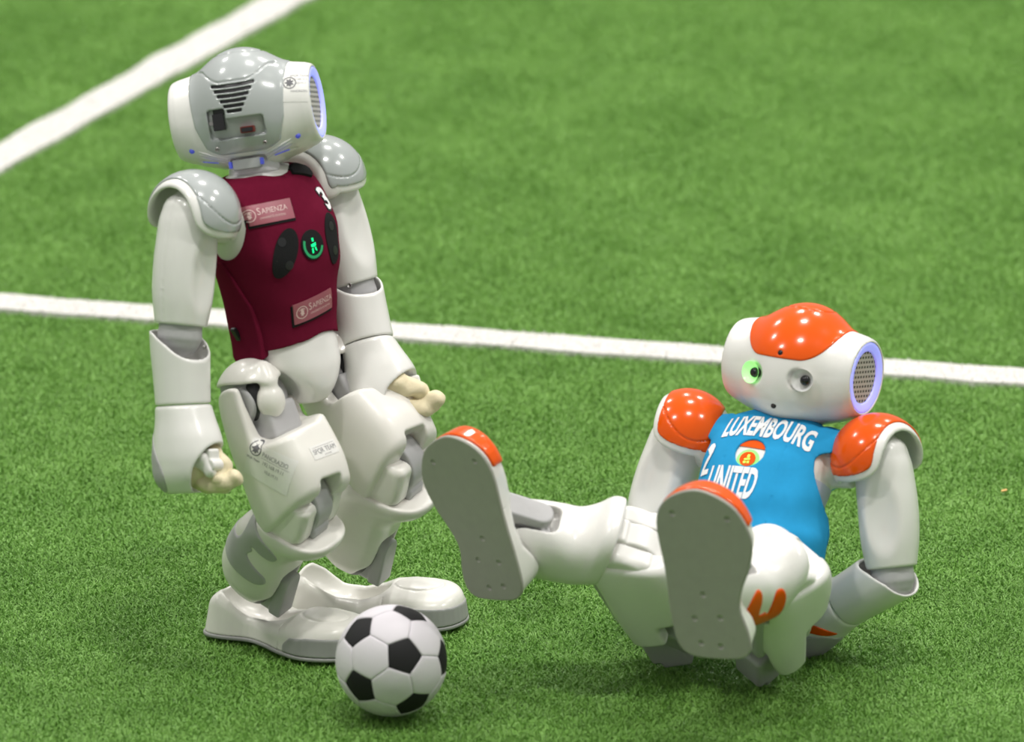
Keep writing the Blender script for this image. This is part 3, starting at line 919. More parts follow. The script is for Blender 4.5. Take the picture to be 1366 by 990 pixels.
def build_head(R, fr, cap, detail, ring='ring'):
    sh = R.part('head_shell', shape('head_shell', head_shell, (-62, -74, -4), (62, 74, 106), 1.35), 'white', fr)
    R.sub('head_cap', shape('head_cap', head_cap, (-64, -54, 4), (66, 54, 112), 1.1), cap, sh, label={'orange': 'glossy orange cap over the forehead and crown', 'grey_gloss': 'glossy grey cap over the crown and back of the head'}[cap])
    R.part('neck', shape('neck', neck, (-32, -32, -28), (30, 32, 14), 1.2), 'neck', fr)
    for s in (1, -1):
        R.sub('ear_ring', shape('ear_ring', ear_ring, (-36, 56, 15), (36, 70, 85), 1.1, s), ring, sh, label='ear ring glowing blue')
        R.sub('speaker_grille', shape('ear_disc', ear_disc, (-27, 58, 22), (27, 64, 78), 1.2, s), 'grille', sh)
    bvh = bvh_of(shape('head_shell', head_shell, (-62, -74, -4), (62, 74, 106), 1.35))
    for s in (1, -1):
        n = Vector((0.95, 0.30 * s, 0.0)).normalized()
        hit = bvh.ray_cast(Vector((0.12, 0.024 * s, 0.044)), Vector((-1, 0, 0)))[0]
        c = hit + n * 0.0064
        mat = 'green_eye' if (detail == 'face' and s < 0) else 'eye_white'
        eye = R.sub('eye', DISH, mat, sh, Matrix.Translation(c) @ facing(n), label='eye dish lit green' if mat == 'green_eye' else None)
        R.sub('eye_lens', LENS, 'lens', sh, Matrix.Translation(c - n * 0.0022 + Vector((0, 0.0026, 0))) @ facing(n))
        hb = bvh.ray_cast(Vector((-0.12, 0.049 * s, 0.021)), Vector((1, 0, 0)))[0]
        R.sub('led_port', lathe([(0.0026, 0), (0.002, 0.0012), (0.0001, 0.0016)], 14), 'blue_led', sh, Matrix.Translation(hb) @ facing((-1, 0, 0)))
    hit = bvh.ray_cast(Vector((0.12, 0, 0.017)), Vector((-1, 0, 0)))[0]
    R.sub('mouth_camera', lathe([(0.0026, -0.001), (0.0022, 0.0002), (0.0001, 0.0004)], 14), 'black', sh, Matrix.Translation(hit + Vector((0.0012, 0, 0))) @ facing((1, 0, 0)))
    R.sub('forehead_camera', lathe([(0.0025, -0.002), (0.0024, 0.0), (0.0018, 0.0006), (0.0001, 0.0009)], 14), 'lens', sh, T(55.2, 3, 66) @ facing((1, 0, 0.3)))
    if detail == 'back':
        dk = R.sub('vent_shade', shape('vent_shade', vent_shade, (-62, -24, 46), (-22, 24, 78), 1.0), 'black', sh)  # black sheet added as painted shade inside the vent slots
        R.sub('port_recess', shape('port_recess', port_recess, (-62, -28, 24), (-24, 32, 58), 1.0), 'grey_recess', sh)
        # network socket and usb socket in the recess at the back
        R.sub('network_socket', small_box((0.008, 0.0105, 0.0150)), 'black', sh, T(-51.8, 16.0, 42))
        R.sub('socket_latch', small_box((0.008, 0.004, 0.0035)), 'metal', sh, T(-51.5, 22.8, 41.5))
        R.sub('socket_flap', small_box((0.004, 0.007, 0.002)), 'grey_recess', sh, T(-53.0, 18, 55.0))
        us = R.sub('usb_socket', small_box((0.008, 0.0125, 0.0058)), 'usb_red', sh, T(-51.8, -9, 32))
        R.sub('usb_opening', small_box((0.008, 0.0110, 0.0042)), 'black', sh, T(-52.2, -9, 31.9))
        for s in (-1, 1):
            R.sub('screw', SCREW, 'metal', sh, T(-49.3, 22 * s, 17.5) @ facing((-1, 0, -0.5)))
        R.sub('neck_bracket', small_box((0.010, 0.026, 0.009)), 'grey_recess', sh, T(-30, 0, 2.5))
        for s in (-1, 1):
            R.sub('led_glow', small_box((0.008, 0.0022, 0.006)), 'blue_led', sh, T(-35, 14.5 * s, 3))
            R.sub('led_slit', small_box((0.003, 0.015, 0.0009)), 'blue_led', sh, T(-30.5, 33 * s, 8.2) @ Matrix.Rotation(0.22 * s, 4, 'X'))
            for q in range(3):
                R.sub('rib', rib_mesh(bvh, [(s * (0.017 + 0.0052 * k), 0.0045 + 0.0021 * k - 0.0032 * q + 0.003) for k in range(6)], 0.0011), 'white', sh)
    return sh

def build_arm(R, side, shoulder, elbow_pt, hand_dir, outward, xs, xf, cap, tape, hand_accent, xh=None, reach=None):
    up = Vector(shoulder) - Vector(elbow_pt)
    out = Vector(outward)
    # shoulder cover: Z along the arm, Y outward (mirrored for the right arm)
    xax = out.cross(up) if side > 0 else up.cross(out)
    fp = frame(shoulder, up, xax)
    p = R.part('shoulder_cover', shape('pauldron_shell', pauldron_shell, (-46, -48, -42), (46, 40, 44), 1.4, side), 'white', fp)
    R.sub('shoulder_cap', shape('pauldron_cap', pauldron_cap, (-48, -50, -42), (48, 42, 44), 1.2, side), cap, p)
    fa = frame(shoulder, up, xs)
    a = R.part('upper_arm', shape('upper_arm', upper_arm, (-30, -30, -102), (30, 32, 24), 1.7, side), 'white', fa)
    R.sub('shoulder_joint', shape('shoulder_joint', lambda x, y, z: cyl(x, z, y, (0, 2, -14), 17, 26, 4), (-22, -44, -20), (22, 16, 24), 1.6, side), 'grey', a)
    R.sub('elbow_joint', shape('elbow', elbow, (-22, -22, -132), (22, 22, -90), 2.0, side), 'grey', a)
    R.sub('screw', SCREW, 'metal', a, T(18.0, 6 * side, -110) @ facing((1, 0.3 * side, 0)))
    ff = frame(elbow_pt, -Vector(hand_dir), xf)
    f = R.part('forearm', shape('forearm', forearm, (-30, -30, -62), (30, 30, 12), 1.35, side), 'white', ff)
    R.sub('screw', SCREW, 'metal', f, T(20, -14.0 * side, -10) @ facing((0.82, -0.57 * side, 0)))
    R.sub('screw', SCREW, 'metal', f, T(20.5, -12.5 * side, -46) @ facing((0.85, -0.52 * side, 0)))
    fh_ = frame(elbow_pt, -Vector(hand_dir), xh if xh is not None else xf)
    h = R.part('hand', shape('hand_shell', hand_shell, (-38, -34, -142), (42, 34, -58), 1.6, side), 'white', fh_)
    pm = shape('hand_panel', hand_panel, (-40, -2, -142), (42, 34, -76), 1.3, side)
    R.sub('hand_panel', pm, 'grey' if hand_accent == 'orange' else hand_accent, h)
    if hand_accent == 'orange':
        R.sub('hand_stripe', shape('hand_stripe', hand_stripe, (-30, -2, -132), (30, 34, -72), 0.9, side), 'orange', h)
    R.sub('palm', shape('hand_core', hand_core, (-16, -24, -136), (28, 18, -100), 1.5, side), 'grey_dark' if not tape else 'cream', h)
    F1 = finger([(2, -12, -110), (20, -16, -108), (34, -14, -117), (37, -8, -128)], [9.5, 9.5, 8.5, 7.5])
    F2 = finger([(2, -4, -124), (20, -8, -130), (36, -12, -132), (47, -16, -128)], [9, 10.5, 9.5, 8])
    F3 = finger([(4, 4, -110), (18, 6, -108), (28, 4, -112), (34, 0, -120)], [8, 8, 7.5, 6.5])
    KN = lambda x, y, z: smin(rbox(x, y, z, (30, -3, -108), (8, 6, 7), 2.5), cyl(x, z, y, (37, -116, -3), 5.5, 6, 1), 2)
    m1, m2, m3 = ('cream', 'cream', 'finger') if tape else ('finger', 'finger', 'grey')
    R.sub('finger', shape('finger_1', F1, (-10, -28, -140), (48, 6, -96), 1.4, side), m1, h, label='finger wrapped in cream tape' if tape else None)
    R.sub('finger', shape('finger_2', F2, (-10, -28, -146), (58, 8, -112), 1.4, side), m2, h, label='finger wrapped in cream tape' if tape else None)
    R.sub('finger', shape('finger_3', F3, (-6, -10, -130), (44, 16, -98), 1.4, side), m3, h)
    R.sub('knuckle', shape('knuckle', KN, (20, -11, -124), (44, 6, -99), 0.9, side), 'finger', h)
    return ff

def build_leg(R, side, hip, knee, ankle, hipfr, xt, xshin, footfr, accent, plastic, toe, patch, block=True, knee_mat='grey'):
    hp = R.part('hip', shape('hip_cover', hip_cover, (-50, -30, -18), (36, 38, 44), 1.6, side), plastic, hipfr)
    R.sub('hip_motor', shape('hip_core', hip_core, (-36, -26, -24), (18, 30, 28), 2.4, side), 'grey', hp)
    R.sub('hip_gap_shade', shape('hip_gap_shade', lambda x, y, z: ell(x, y, z, (6, 9, 2), (12, 16, 22)), (-8, -10, -22), (20, 28, 26), 1.6, side), 'black', hp)  # black solid painted in for the shade behind the hip bulb
    ft = frame(hip, Vector(hip) - Vector(knee), xt)
    t = R.part('thigh', shape('thigh_shell', thigh_shell, (-40, -42, -126), (56, 42, 30), 1.5, side), plastic, ft)
    R.sub('thigh_motor', shape('thigh_motor', thigh_motor, (-40, -24, -106), (26, 24, -2), 2.6, side), 'grey', t)
    if block: R.sub('hip_block', shape('hip_block', hip_block, (-36, -18, 0), (8, 18, 54), 1.8, side), 'grey', t)
    fs = frame(knee, Vector(knee) - Vector(ankle), xshin)
    s = R.part('shin', shape('shin_shell', shin_shell, (-58, -40, -122), (50, 40, -6), 1.5, side), plastic, fs)
    R.sub('knee_block', shape('knee_block', knee_block, (-34, -15, -18), (36, 15, 42), 1.6, side), knee_mat, s)
    R.sub('knee_cover', shape('knee_cover', knee_cover, (-30, -36, -28), (34, 36, 40), 1.6, side), plastic, s)
    if patch:
        R.sub('shin_patch', shape('shin_patch', shin_patch, (-60, 0, -98), (14, 42, -14), 1.2, side), accent, s)
    R.sub('ankle_joint', shape('ankle_block', ankle_block, (-12, -18, -134), (28, 18, -66), 1.5, side), 'grey', s)
    R.sub('ankle_gap_fill', shape('ankle_gap_fill', lambda x, y, z: ell(x, y, z, (-16, 0, -98), (22, 20, 26)), (-40, -22, -126), (8, 22, -70), 2.4, side), 'grey_dark', s)  # dark grey solid standing in for the gap at the ankle
    R.sub('screw', SCREW, 'metal', s, T(10, 35.2 * side, -27) @ facing((0, side, 0)))
    f = R.part('foot', shape('foot_shell', foot_shell, (-66, -46, -46), (104, 50, 2), 1.4, side), plastic, footfr)
    R.sub('sole', shape('foot_sole', foot_sole, (-66, -46, -46), (104, 50, -40), 1.15, side), 'bumper' if toe == 'bumper' else 'sole', f)
    if toe == 'bumper':
        R.sub('toe_bumper', shape('foot_bumper', foot_bumper, (30, -46, -44), (106, 50, -20), 1.2, side), 'bumper', f)
    else:
        R.sub('toe_cap', shape('foot_cap', foot_cap, (50, -46, -42), (106, 50, -6), 1.2, side), 'orange', f, label='glossy orange toe cap')
        for hx, hy in ((72, 26), (74, -27), (-40, 20), (-38, -20)):
            R.sub('screw', SCREW, 'metal', f, T(hx, hy * side, -45.3) @ facing((0, 0, -1)))
    return ft, fs

# ---------------------------------------------------------------- jerseys
def wrinkle(x, y, z, seed, amp):
    r = np.random.default_rng(seed); w = 0
    for _ in range(7):
        d = r.normal(0, 1, 3); d /= np.linalg.norm(d); k = r.uniform(0.07, 0.2)
        w = w + np.sin(k * (d[0] * x + d[1] * y + d[2] * z) + r.uniform(0, 6.28)) * r.uniform(0.3, 1)
    return amp * w / 3
JT1 = [(-52, -4, 0, 38, 42), (-30, -2, 0, 38, 43), (0, 1, 0, 41, 47), (35, 3, 0, 45, 55), (65, 1, 0, 44, 57), (92, -3, 0, 38, 53), (108, -4, 0, 30, 43), (117, -4, 0, 22, 30)]
def maroon_jersey(x, y, z):
    f = loft(x, y, z, JT1, 2.5, 6) - 2.2 + wrinkle(x, y, z, 3, 0.9)
    ay = abs(y)
    hole = smin(np.sqrt((x + 7) ** 2 + (z - 72) ** 2) - 27, np.sqrt((x + 6) ** 2 + (z - 96) ** 2) - 32, 10)
    f = smax(f, -smax(hole, 50.5 - ay, 4), 2)                        # armholes
    f = smax(f, z - 115, 1.5)
    f = smax(f, -ell(x, y, z, (6, 0, 120), (26, 24, 14)), 2)                  # neckline
    hem = -38 - 6 * np.clip((ay - 25) / 20, 0, 1) + 1.5 * np.sin(y * 0.12 + 1)
    f = smax(f, hem - z, 1.2)
    return f
def side_panel(x, y, z):
    f = loft(x, y, z, JT1, 2.5, 6) - 3.6 - np.interp(z, [-50, 0, 40], [3.5, 2.0, 0]) + wrinkle(x, y, z, 5, 1.2)
    edge = x - np.interp(z, [-60, -30, 0, 30, 50], [8, 10, 9, -2, -14])        # its front edge curves back under the arm
    f = smax(f, edge, 1.4)
    f = smax(f, smax(z - 44, -60 + 0 * z, 1), 1.4)
    f = smax(f, -44 - 8 * np.clip((abs(y) - 20) / 25, 0, 1) + 4 * np.sin(x * 0.12) - z, 1.4)
    return f
JT2 = [(-88, -2, 0, 36, 42), (-70, 0, 6, 41, 54), (-35, 2, 8, 42, 60), (0, 3, 7, 43, 61), (35, 3, 3, 45, 59), (65, 1, 0, 44, 57), (92, -3, 0, 39, 54), (108, -4, 0, 31, 46), (117, -4, 0, 23, 32)]
def blue_jersey(x, y, z):
    f = loft(x, y, z, JT2, 2.5, 6) - 2.4 + wrinkle(x, y, z, 9, 0.9) * np.interp(z, [-60, 0, 60], [3.4, 2.2, 0.6])
    fold = np.clip((30 - z) / 60, 0, 1)
    f = f - 1.6 * fold * np.abs(np.sin(0.085 * (y * 0.9 + z * 0.5) + 0.02 * z)) ** 3 - 1.3 * fold * np.abs(np.sin(0.07 * (z - 0.5 * y) + 1.2)) ** 5
    ay = abs(y)
    st = smax(smax(np.sqrt((x + 4) ** 2 + (z - 84) ** 2) - np.interp(ay, [48, 60, 80], [31.5, 29.5, 25]), ay - 63, 2), 46 - ay, 2)
    f = smin(f, st, 6)
    hole = np.sqrt((x + 2) ** 2 + (z - 62) ** 2) - 31
    f = smax(f, -smax(hole, 42 - ay, 4), 2)
    f = smax(f, z - 117, 1.5)
    f = smax(f, -ell(x, y, z, (4, 0, 121), (25, 24, 12)), 2)
    f = smax(f, -84 - z, 1.5)
    f = smax(f, -(cyl(z * 0.95, y, x, (55, -4, 50), 14, 30, 0.5)), 1.0)              # hole for the chest button
    for s in (-1, 1):                                                           # stitched seams
        g = abs(y - s * (30 - 0.05 * z)) - 0.35
        f = smax(f, -(smax(g, 5 - x, 0.3) + np.maximum(-0.5 - (loft(x, y, z, JT2, 2.5, 6) - 2.4), 0)), 0.4)
    return f

def badge(R, jersey, bvh, origin, right, normal, w, h, big, small):
    pl = press(flat_poly([(-w / 2, -h / 2), (w / 2, -h / 2), (w / 2, h / 2), (-w / 2, h / 2)]), bvh, origin, right, normal, 0.0004, 0.003, 0.0016)
    N = Vector(normal).normalized()
    bk = press(flat_poly([(-w / 2 - 0.0012, -h / 2 - 0.0022), (w / 2 + 0.0005, -h / 2 - 0.0022), (w / 2 + 0.0005, h / 2 - 0.001), (-w / 2 - 0.0012, h / 2 - 0.001)]), bvh, origin, right, normal, 0.0002, 0.003, 0.0010)
    R.sub('badge_backing', bk, 'hook_tape', jersey)
    b = R.sub('chest_badge', pl, 'badge', jersey, label='maroon printed badge with a round seal')
    t1 = flat_text(big[0] , h * 0.42, 0.86)
    seal = merge((flat_ring(h * 0.27, h * 0.315, 28), (0, 0)), (flat_poly([(h * 0.13 * math.cos(a) * (1 if i % 2 else 0.55), h * 0.2 * math.sin(a) * (1 if i % 2 else 0.6)) for i, a in enumerate([2 * math.pi * q / 14 for q in range(14)])]), (0, -h * 0.02)),
                 (flat_ring(0.0001, h * 0.07, 12), (0, h * 0.13)), (flat_ring(h * 0.17, h * 0.20, 20, 0.6, 2.6), (0, -0.0)))
    al = lambda bm, x0: (bm, (x0 - min(v.co.x for v in bm.verts), 0))
    cap1 = flat_text(big[:1], h * 0.50, 0.9); rest = flat_text(big[1:], h * 0.38, 0.92)
    t1.free()
    x0 = -w / 2 + h * 0.80
    wc = max(v.co.x for v in cap1.verts) - min(v.co.x for v in cap1.verts)
    sm = flat_text(small, h * 0.155, 0.92)
    drawing = merge((seal, (-w / 2 + h * 0.40, 0)),
                    (cap1, (x0 - min(v.co.x for v in cap1.verts), h * 0.12)),
                    (rest, (x0 + wc + h * 0.04 - min(v.co.x for v in rest.verts), h * 0.10)),
                    (sm, (x0 + h * 0.06 - min(v.co.x for v in sm.verts), -h * 0.22)))
    R.sub('badge_print', press(drawing, bvh, origin, right, normal, 0.0023, 0.003), 'badge_print', jersey)

def number_outline(kind):
    if kind == '2':
        return [(-7, -12), (8, -12), (8, -8), (-1, -8), (5, 0), (7, 5), (6, 10), (2, 12.5), (-3, 12), (-6, 8), (-2, 6), (0, 8), (3, 7), (2, 3), (-7, -8)]

# ---------------------------------------------------------------- the standing robot
def standing_robot():
    yaw = -41.0
    fwd = heading(yaw)
    zt = (UP - math.tan(math.radians(13.0)) * fwd).normalized()
    legdir = lambda p, yw: heading(yw) * math.sin(math.radians(p)) - UP * math.cos(math.radians(p))
    AR = Vector((-0.2209, -0.8049, 0.045))
    KR = AR - 0.103 * legdir(-20, -38)
    HR = KR - 0.100 * legdir(25, -41)
    tf = frame((0, 0, 0), zt, fwd)
    O = HR - (tf @ Vector((0, -0.05, -0.085)))
    tf.translation = O
    HL = tf @ Vector((0, 0.05, -0.085))
    KL = HL + 0.1 * legdir(40, -39)
    AL = KL + 0.103 * legdir(-12, -35)
    AL.z = 0.045
    AR = AR + Vector((0.004, 0.016, 0)); AL = AL + Vector((-0.004, 0.020, 0))
    R = Robot((O.x, O.y, 0), 'white and grey humanoid robot standing in a maroon jersey, seen with its head turned away')
    # torso and clothing
    to = R.part('torso', shape('torso_shell', torso_shell, (-50, -80, -64), (52, 80, 120), 2.0), 'white', tf)
    R.part('pelvis', shape('pelvis', pelvis, (-36, -46, -104), (44, 46, -24), 1.8), 'white', tf)
    jm = shape('maroon_jersey', maroon_jersey, (-52, -62, -52), (54, 62, 114), 1.4)
    je = R.part('jersey', jm, 'maroon', tf, label='sleeveless maroon cloth jersey')
    R.sub('jersey_side_panel', shape('side_panel', side_panel, (-56, -62, -60), (20, 62, 48), 1.7), 'maroon', je)
    bvh = bvh_of(jm)
    X, Y, Z = Vector((1, 0, 0)), Vector((0, 1, 0)), Vector((0, 0, 1))
    # in the photo the right of the chest is at the left: drawings run along +Y as seen from the front
    badge(R, je, bvh, (0.031, -0.034, 0.083), (0.5, 0.86, -0.02), (0.80, -0.5, 0.15), 0.050, 0.0185, 'SAPIENZA', 'UNIVERSITÀ DI ROMA')
    badge(R, je, bvh, (0.045, -0.006, -0.010), (0.04, 1, 0.12), (1, 0.02, 0), 0.046, 0.0185, 'SAPIENZA', 'UNIVERSITÀ DI ROMA')
    for s, yy in ((-1, -0.033), (1, 0.027)):
        ov = flat_poly([(0.0115 * math.cos(a) * (1 + 0.1 * math.sin(a)), 0.0235 * math.sin(a)) for a in [2 * math.pi * q / 32 for q in range(32)]])
        bmesh.ops.rotate(ov, cent=(0, 0, 0), matrix=Matrix.Rotation(-0.5 if s < 0 else -0.2, 3, 'Z'), verts=ov.verts)
        R.sub('sensor_patch', press(ov, bvh, (0.044, yy, 0.045), (-0.35 * s * -1 if s < 0 else -0.45, 1, 0) if s > 0 else (0.45, 1, 0), (0.86, 0.42 * s, 0), 0.0004, 0.003, 0.0006), 'hook_tape', je, label='black oval sensor patch')
        for dz in (-0.011, 0.011):
            R.sub('sensor_eye', press(flat_ring(0.0001, 0.0042, 18), bvh, (0.044, yy + 0.0015 * dz * 100 * s, 0.045 + dz), (0.45 * -s, 1, 0), (0.86, 0.42 * s, 0), 0.0013, 0.002), 'black', je)
    bo = (0.0465, -0.003, 0.046)
    R.sub('button_surround', press(flat_ring(0.0001, 0.0138, 32), bvh, bo, Y, X, 0.0004, 0.003, 0.001), 'hook_tape', je)
    R.sub('button_light', press(flat_ring(0.0098, 0.0124, 28, math.radians(150), math.radians(345)), bvh, bo, Y, X, 0.0017, 0.002), 'green_ring', je, label='green glowing rim of the chest button')
    ic = merge((flat_poly([(-0.0011, 0.0030), (0.0011, 0.0030), (0.0011, 0.0062), (-0.0011, 0.0062)]), (0.0002, 0)),
               (flat_poly([(-0.0032, 0.0008), (0.0032, 0.0018), (0.0028, -0.0012), (0.0010, -0.0016), (-0.0010, -0.0018), (-0.0030, -0.0016)]), (0, 0)),
               (flat_poly([(-0.0030, -0.0030), (-0.0010, -0.0024), (-0.0012, -0.0070), (-0.0030, -0.0076)]), (0, 0)),
               (flat_poly([(0.0008, -0.0022), (0.0026, -0.0024), (0.0032, -0.0062), (0.0014, -0.0052)]), (0, 0)))
    R.sub('button_icon', press(ic, bvh, bo, Y, X, 0.0018, 0.002), 'green_icon', je, label='green lit figure on the chest button')
    strap = flat_poly([(-0.013, -0.008), (0.012, -0.007), (0.0145, -0.003), (0.0145, 0.003), (0.012, 0.006), (-0.013, 0.006)])
    R.sub('shoulder_strap', press(strap, bvh, (0.020, 0.024, 0.106), (0.05, 1, -0.35), (0.62, 0.30, 0.72), 0.0006, 0.003, 0.0022), 'hook_tape', je, label='black hook-and-loop strap at the collar')
    dig = flat_text('3', 0.029, 0.9, 0.0010)
    R.sub('number_border', press(flat_text('3', 0.029, 0.9, 0.0022), bvh, (0.036, 0.039, 0.0782), (-0.7, 0.72, 0), (0.72, 0.69, 0.1), 0.0005, 0.003), 'black', je)  # bolder black digit set just beneath the white one
    R.sub('jersey_number', press(dig, bvh, (0.036, 0.039, 0.079), (-0.7, 0.72, 0), (0.72, 0.69, 0.1), 0.0010, 0.003), 'print_white', je, label='white digit on the chest')
    R.sub('clip', small_box((0.006, 0.004, 0.014), 0.0008), 'black', je, T(-16, -51, -24) @ Matrix.Rotation(0.5, 4, 'X'))
    # head
    neck_pt = tf @ Vector((-0.006, 0, 0.1185))
    fh = frame(neck_pt, (zt + 0.20 * heading(82.0)).normalized(), heading(82.0))
    hd = build_head(R, fh, 'grey_gloss', 'back')
    hb = bvh_of(shape('head_shell', head_shell, (-62, -74, -4), (62, 74, 106), 1.35))
    o, r_, n_ = (-0.034, -0.053, 0.066), (0.2, -1, -0.12), (-0.90, -0.22, 0.36)
    st = flat_poly([(-0.0125, -0.016), (0.0125, -0.016), (0.0125, 0.014), (-0.0125, 0.014)])
    R.sub('head_sticker', press(st, hb, o, r_, n_, 0.0003, 0.003), 'paper', hd, label='white printed sticker beside the ear')
    seal = merge((flat_ring(0.0052, 0.0060, 26), (-0.0045, 0.002)), (flat_poly([(0.0045 * math.cos(a) * (1 if i % 2 else 0.5), 0.0045 * math.sin(a) * (1 if i % 2 else 0.62)) for i, a in enumerate([2 * math.pi * q / 14 for q in range(14)])]), (-0.0045, 0.002)))
    R.sub('sticker_emblem', press(seal, hb, o, r_, n_, 0.0006, 0.003), 'ink', hd)
    tx = merge((flat_text('SPQR TEAM', 0.0034, 0.95), (0.0045, 0.0095)), (flat_text('192.168.19.11', 0.0026, 0.95), (0.0050, 0.0055)), (flat_text('10.0.19.11', 0.0026, 0.95), (0.0055, 0.0015)), (flat_text('PANCRAZIO', 0.0030, 0.9), (0.0040, -0.0065)))
    R.sub('sticker_text', press(tx, hb, o, r_, n_, 0.0006, 0.003), 'ink_soft', hd)
    # arms
    U_ = Vector((0, 0.309, 0.951))
    SR, SL = tf @ Vector((-0.004, -0.094, 0.096)), tf @ Vector((-0.008, 0.085, 0.088))
    ex = Vector((1, 0, 0)); V_ = Vector((0, -0.951, 0.309))
    ER = SR + 0.110 * (-0.09 * ex - U_).normalized()
    EL = SL + 0.094 * (0.29 * ex - U_).normalized()
    build_arm(R, -1, SR, ER, (0.05 * ex - U_ * 1.0), tf.to_3x3() @ Vector((0, -1, 0)), fwd, (fwd * 1.0 + Vector((0, -0.25, 0))), 'grey_gloss', True, 'grey')
    build_arm(R, 1, SL, EL, (0.24 * ex - 0.95 * U_ + 0.18 * V_), tf.to_3x3() @ Vector((0, 1, 0)), fwd, (0.45 * ex + 0.85 * V_), 'grey_gloss', True, 'white', xh=(0.95 * ex - 0.05 * V_))
    # legs
    fR = frame(AR + Vector((0.003, 0.012, 0)), UP, heading(-33)); fL = frame(AL + Vector((-0.009, 0.016, 0)), UP, heading(-9))
    hz = zt
    ftR, fsR = build_leg(R, -1, HR, KR, AR, frame(HR, hz, fwd), heading(-41), heading(-34), fR, 'grey', 'white_used', 'bumper', True, False)
    build_leg(R, 1, HL, KL, AL, frame(HL, hz, fwd), heading(-41), heading(-30), fL, 'grey', 'white_used', 'bumper', True, False)
    # stickers on the near thigh
    th = [c for c in R.root.children if c.name.startswith('thigh')][0]
    tb = bvh_of(shape('thigh_shell', thigh_shell, (-40, -42, -126), (56, 42, 30), 1.5, -1))
    o, r_, n_ = (0.048, 0.004, -0.060), (0.05, 1, 0.02), (1, 0, 0.1)
    R.sub('thigh_sticker', press(flat_poly([(-0.017, -0.0065), (0.017, -0.0065), (0.017, 0.0065), (-0.017, 0.0065)]), tb, o, r_, n_, 0.0003, 0.003), 'paper', th)
    tx = merge((flat_text('SPQR TEAM', 0.0066, 0.88), (0, 0.0002)), (flat_poly([(-0.014, 0), (0.015, 0), (0.015, 0.0003), (-0.014, 0.0003)]), (0, 0.0042)), (flat_text('spl nao team', 0.0020, 0.9), (0.002, -0.0042)))
    R.sub('sticker_text', press(tx, tb, o, r_, n_, 0.0006, 0.003), 'ink_soft', th, label='lettering on the front of the thigh')
    o, r_, n_ = (0.020, -0.036, -0.060), (0.80, -0.25, -0.55), (0.35, -0.94, 0)
    R.sub('thigh_sticker', press(flat_poly([(-0.027, -0.017), (0.024, -0.017), (0.024, 0.017), (-0.027, 0.017)]), tb, o, r_, n_, 0.0003, 0.003), 'paper', th)
    seal = merge((flat_ring(0.0056, 0.0066, 28), (-0.020, 0.010)), (flat_poly([(0.0050 * math.cos(a) * (1 if i % 2 else 0.5), 0.0050 * math.sin(a) * (1 if i % 2 else 0.62)) for i, a in enumerate([2 * math.pi * q / 14 for q in range(14)])]), (-0.020, 0.010)),
                 (flat_text('SPQR TEAM', 0.0030, 0.95), (-0.020, 0.0)))
    R.sub('sticker_emblem', press(seal, tb, o, r_, n_, 0.0006, 0.003), 'ink', th)
    tx = merge((flat_text('PANCRAZIO', 0.0064, 0.8), (0.003, 0.0085)), (flat_poly([(-0.014, 0), (0.018, 0), (0.018, 0.0003), (-0.014, 0.0003)]), (0.002, 0.0048)), (flat_text('192.168.19.11', 0.0052, 0.85), (0.003, 0.0008)), (flat_text('10.0.19.11', 0.0046, 0.85), (0.003, -0.0060)))
    R.sub('sticker_text', press(tx, tb, o, r_, n_, 0.0006, 0.003), 'ink_soft', th, label='lettering on the side of the thigh')
    return R

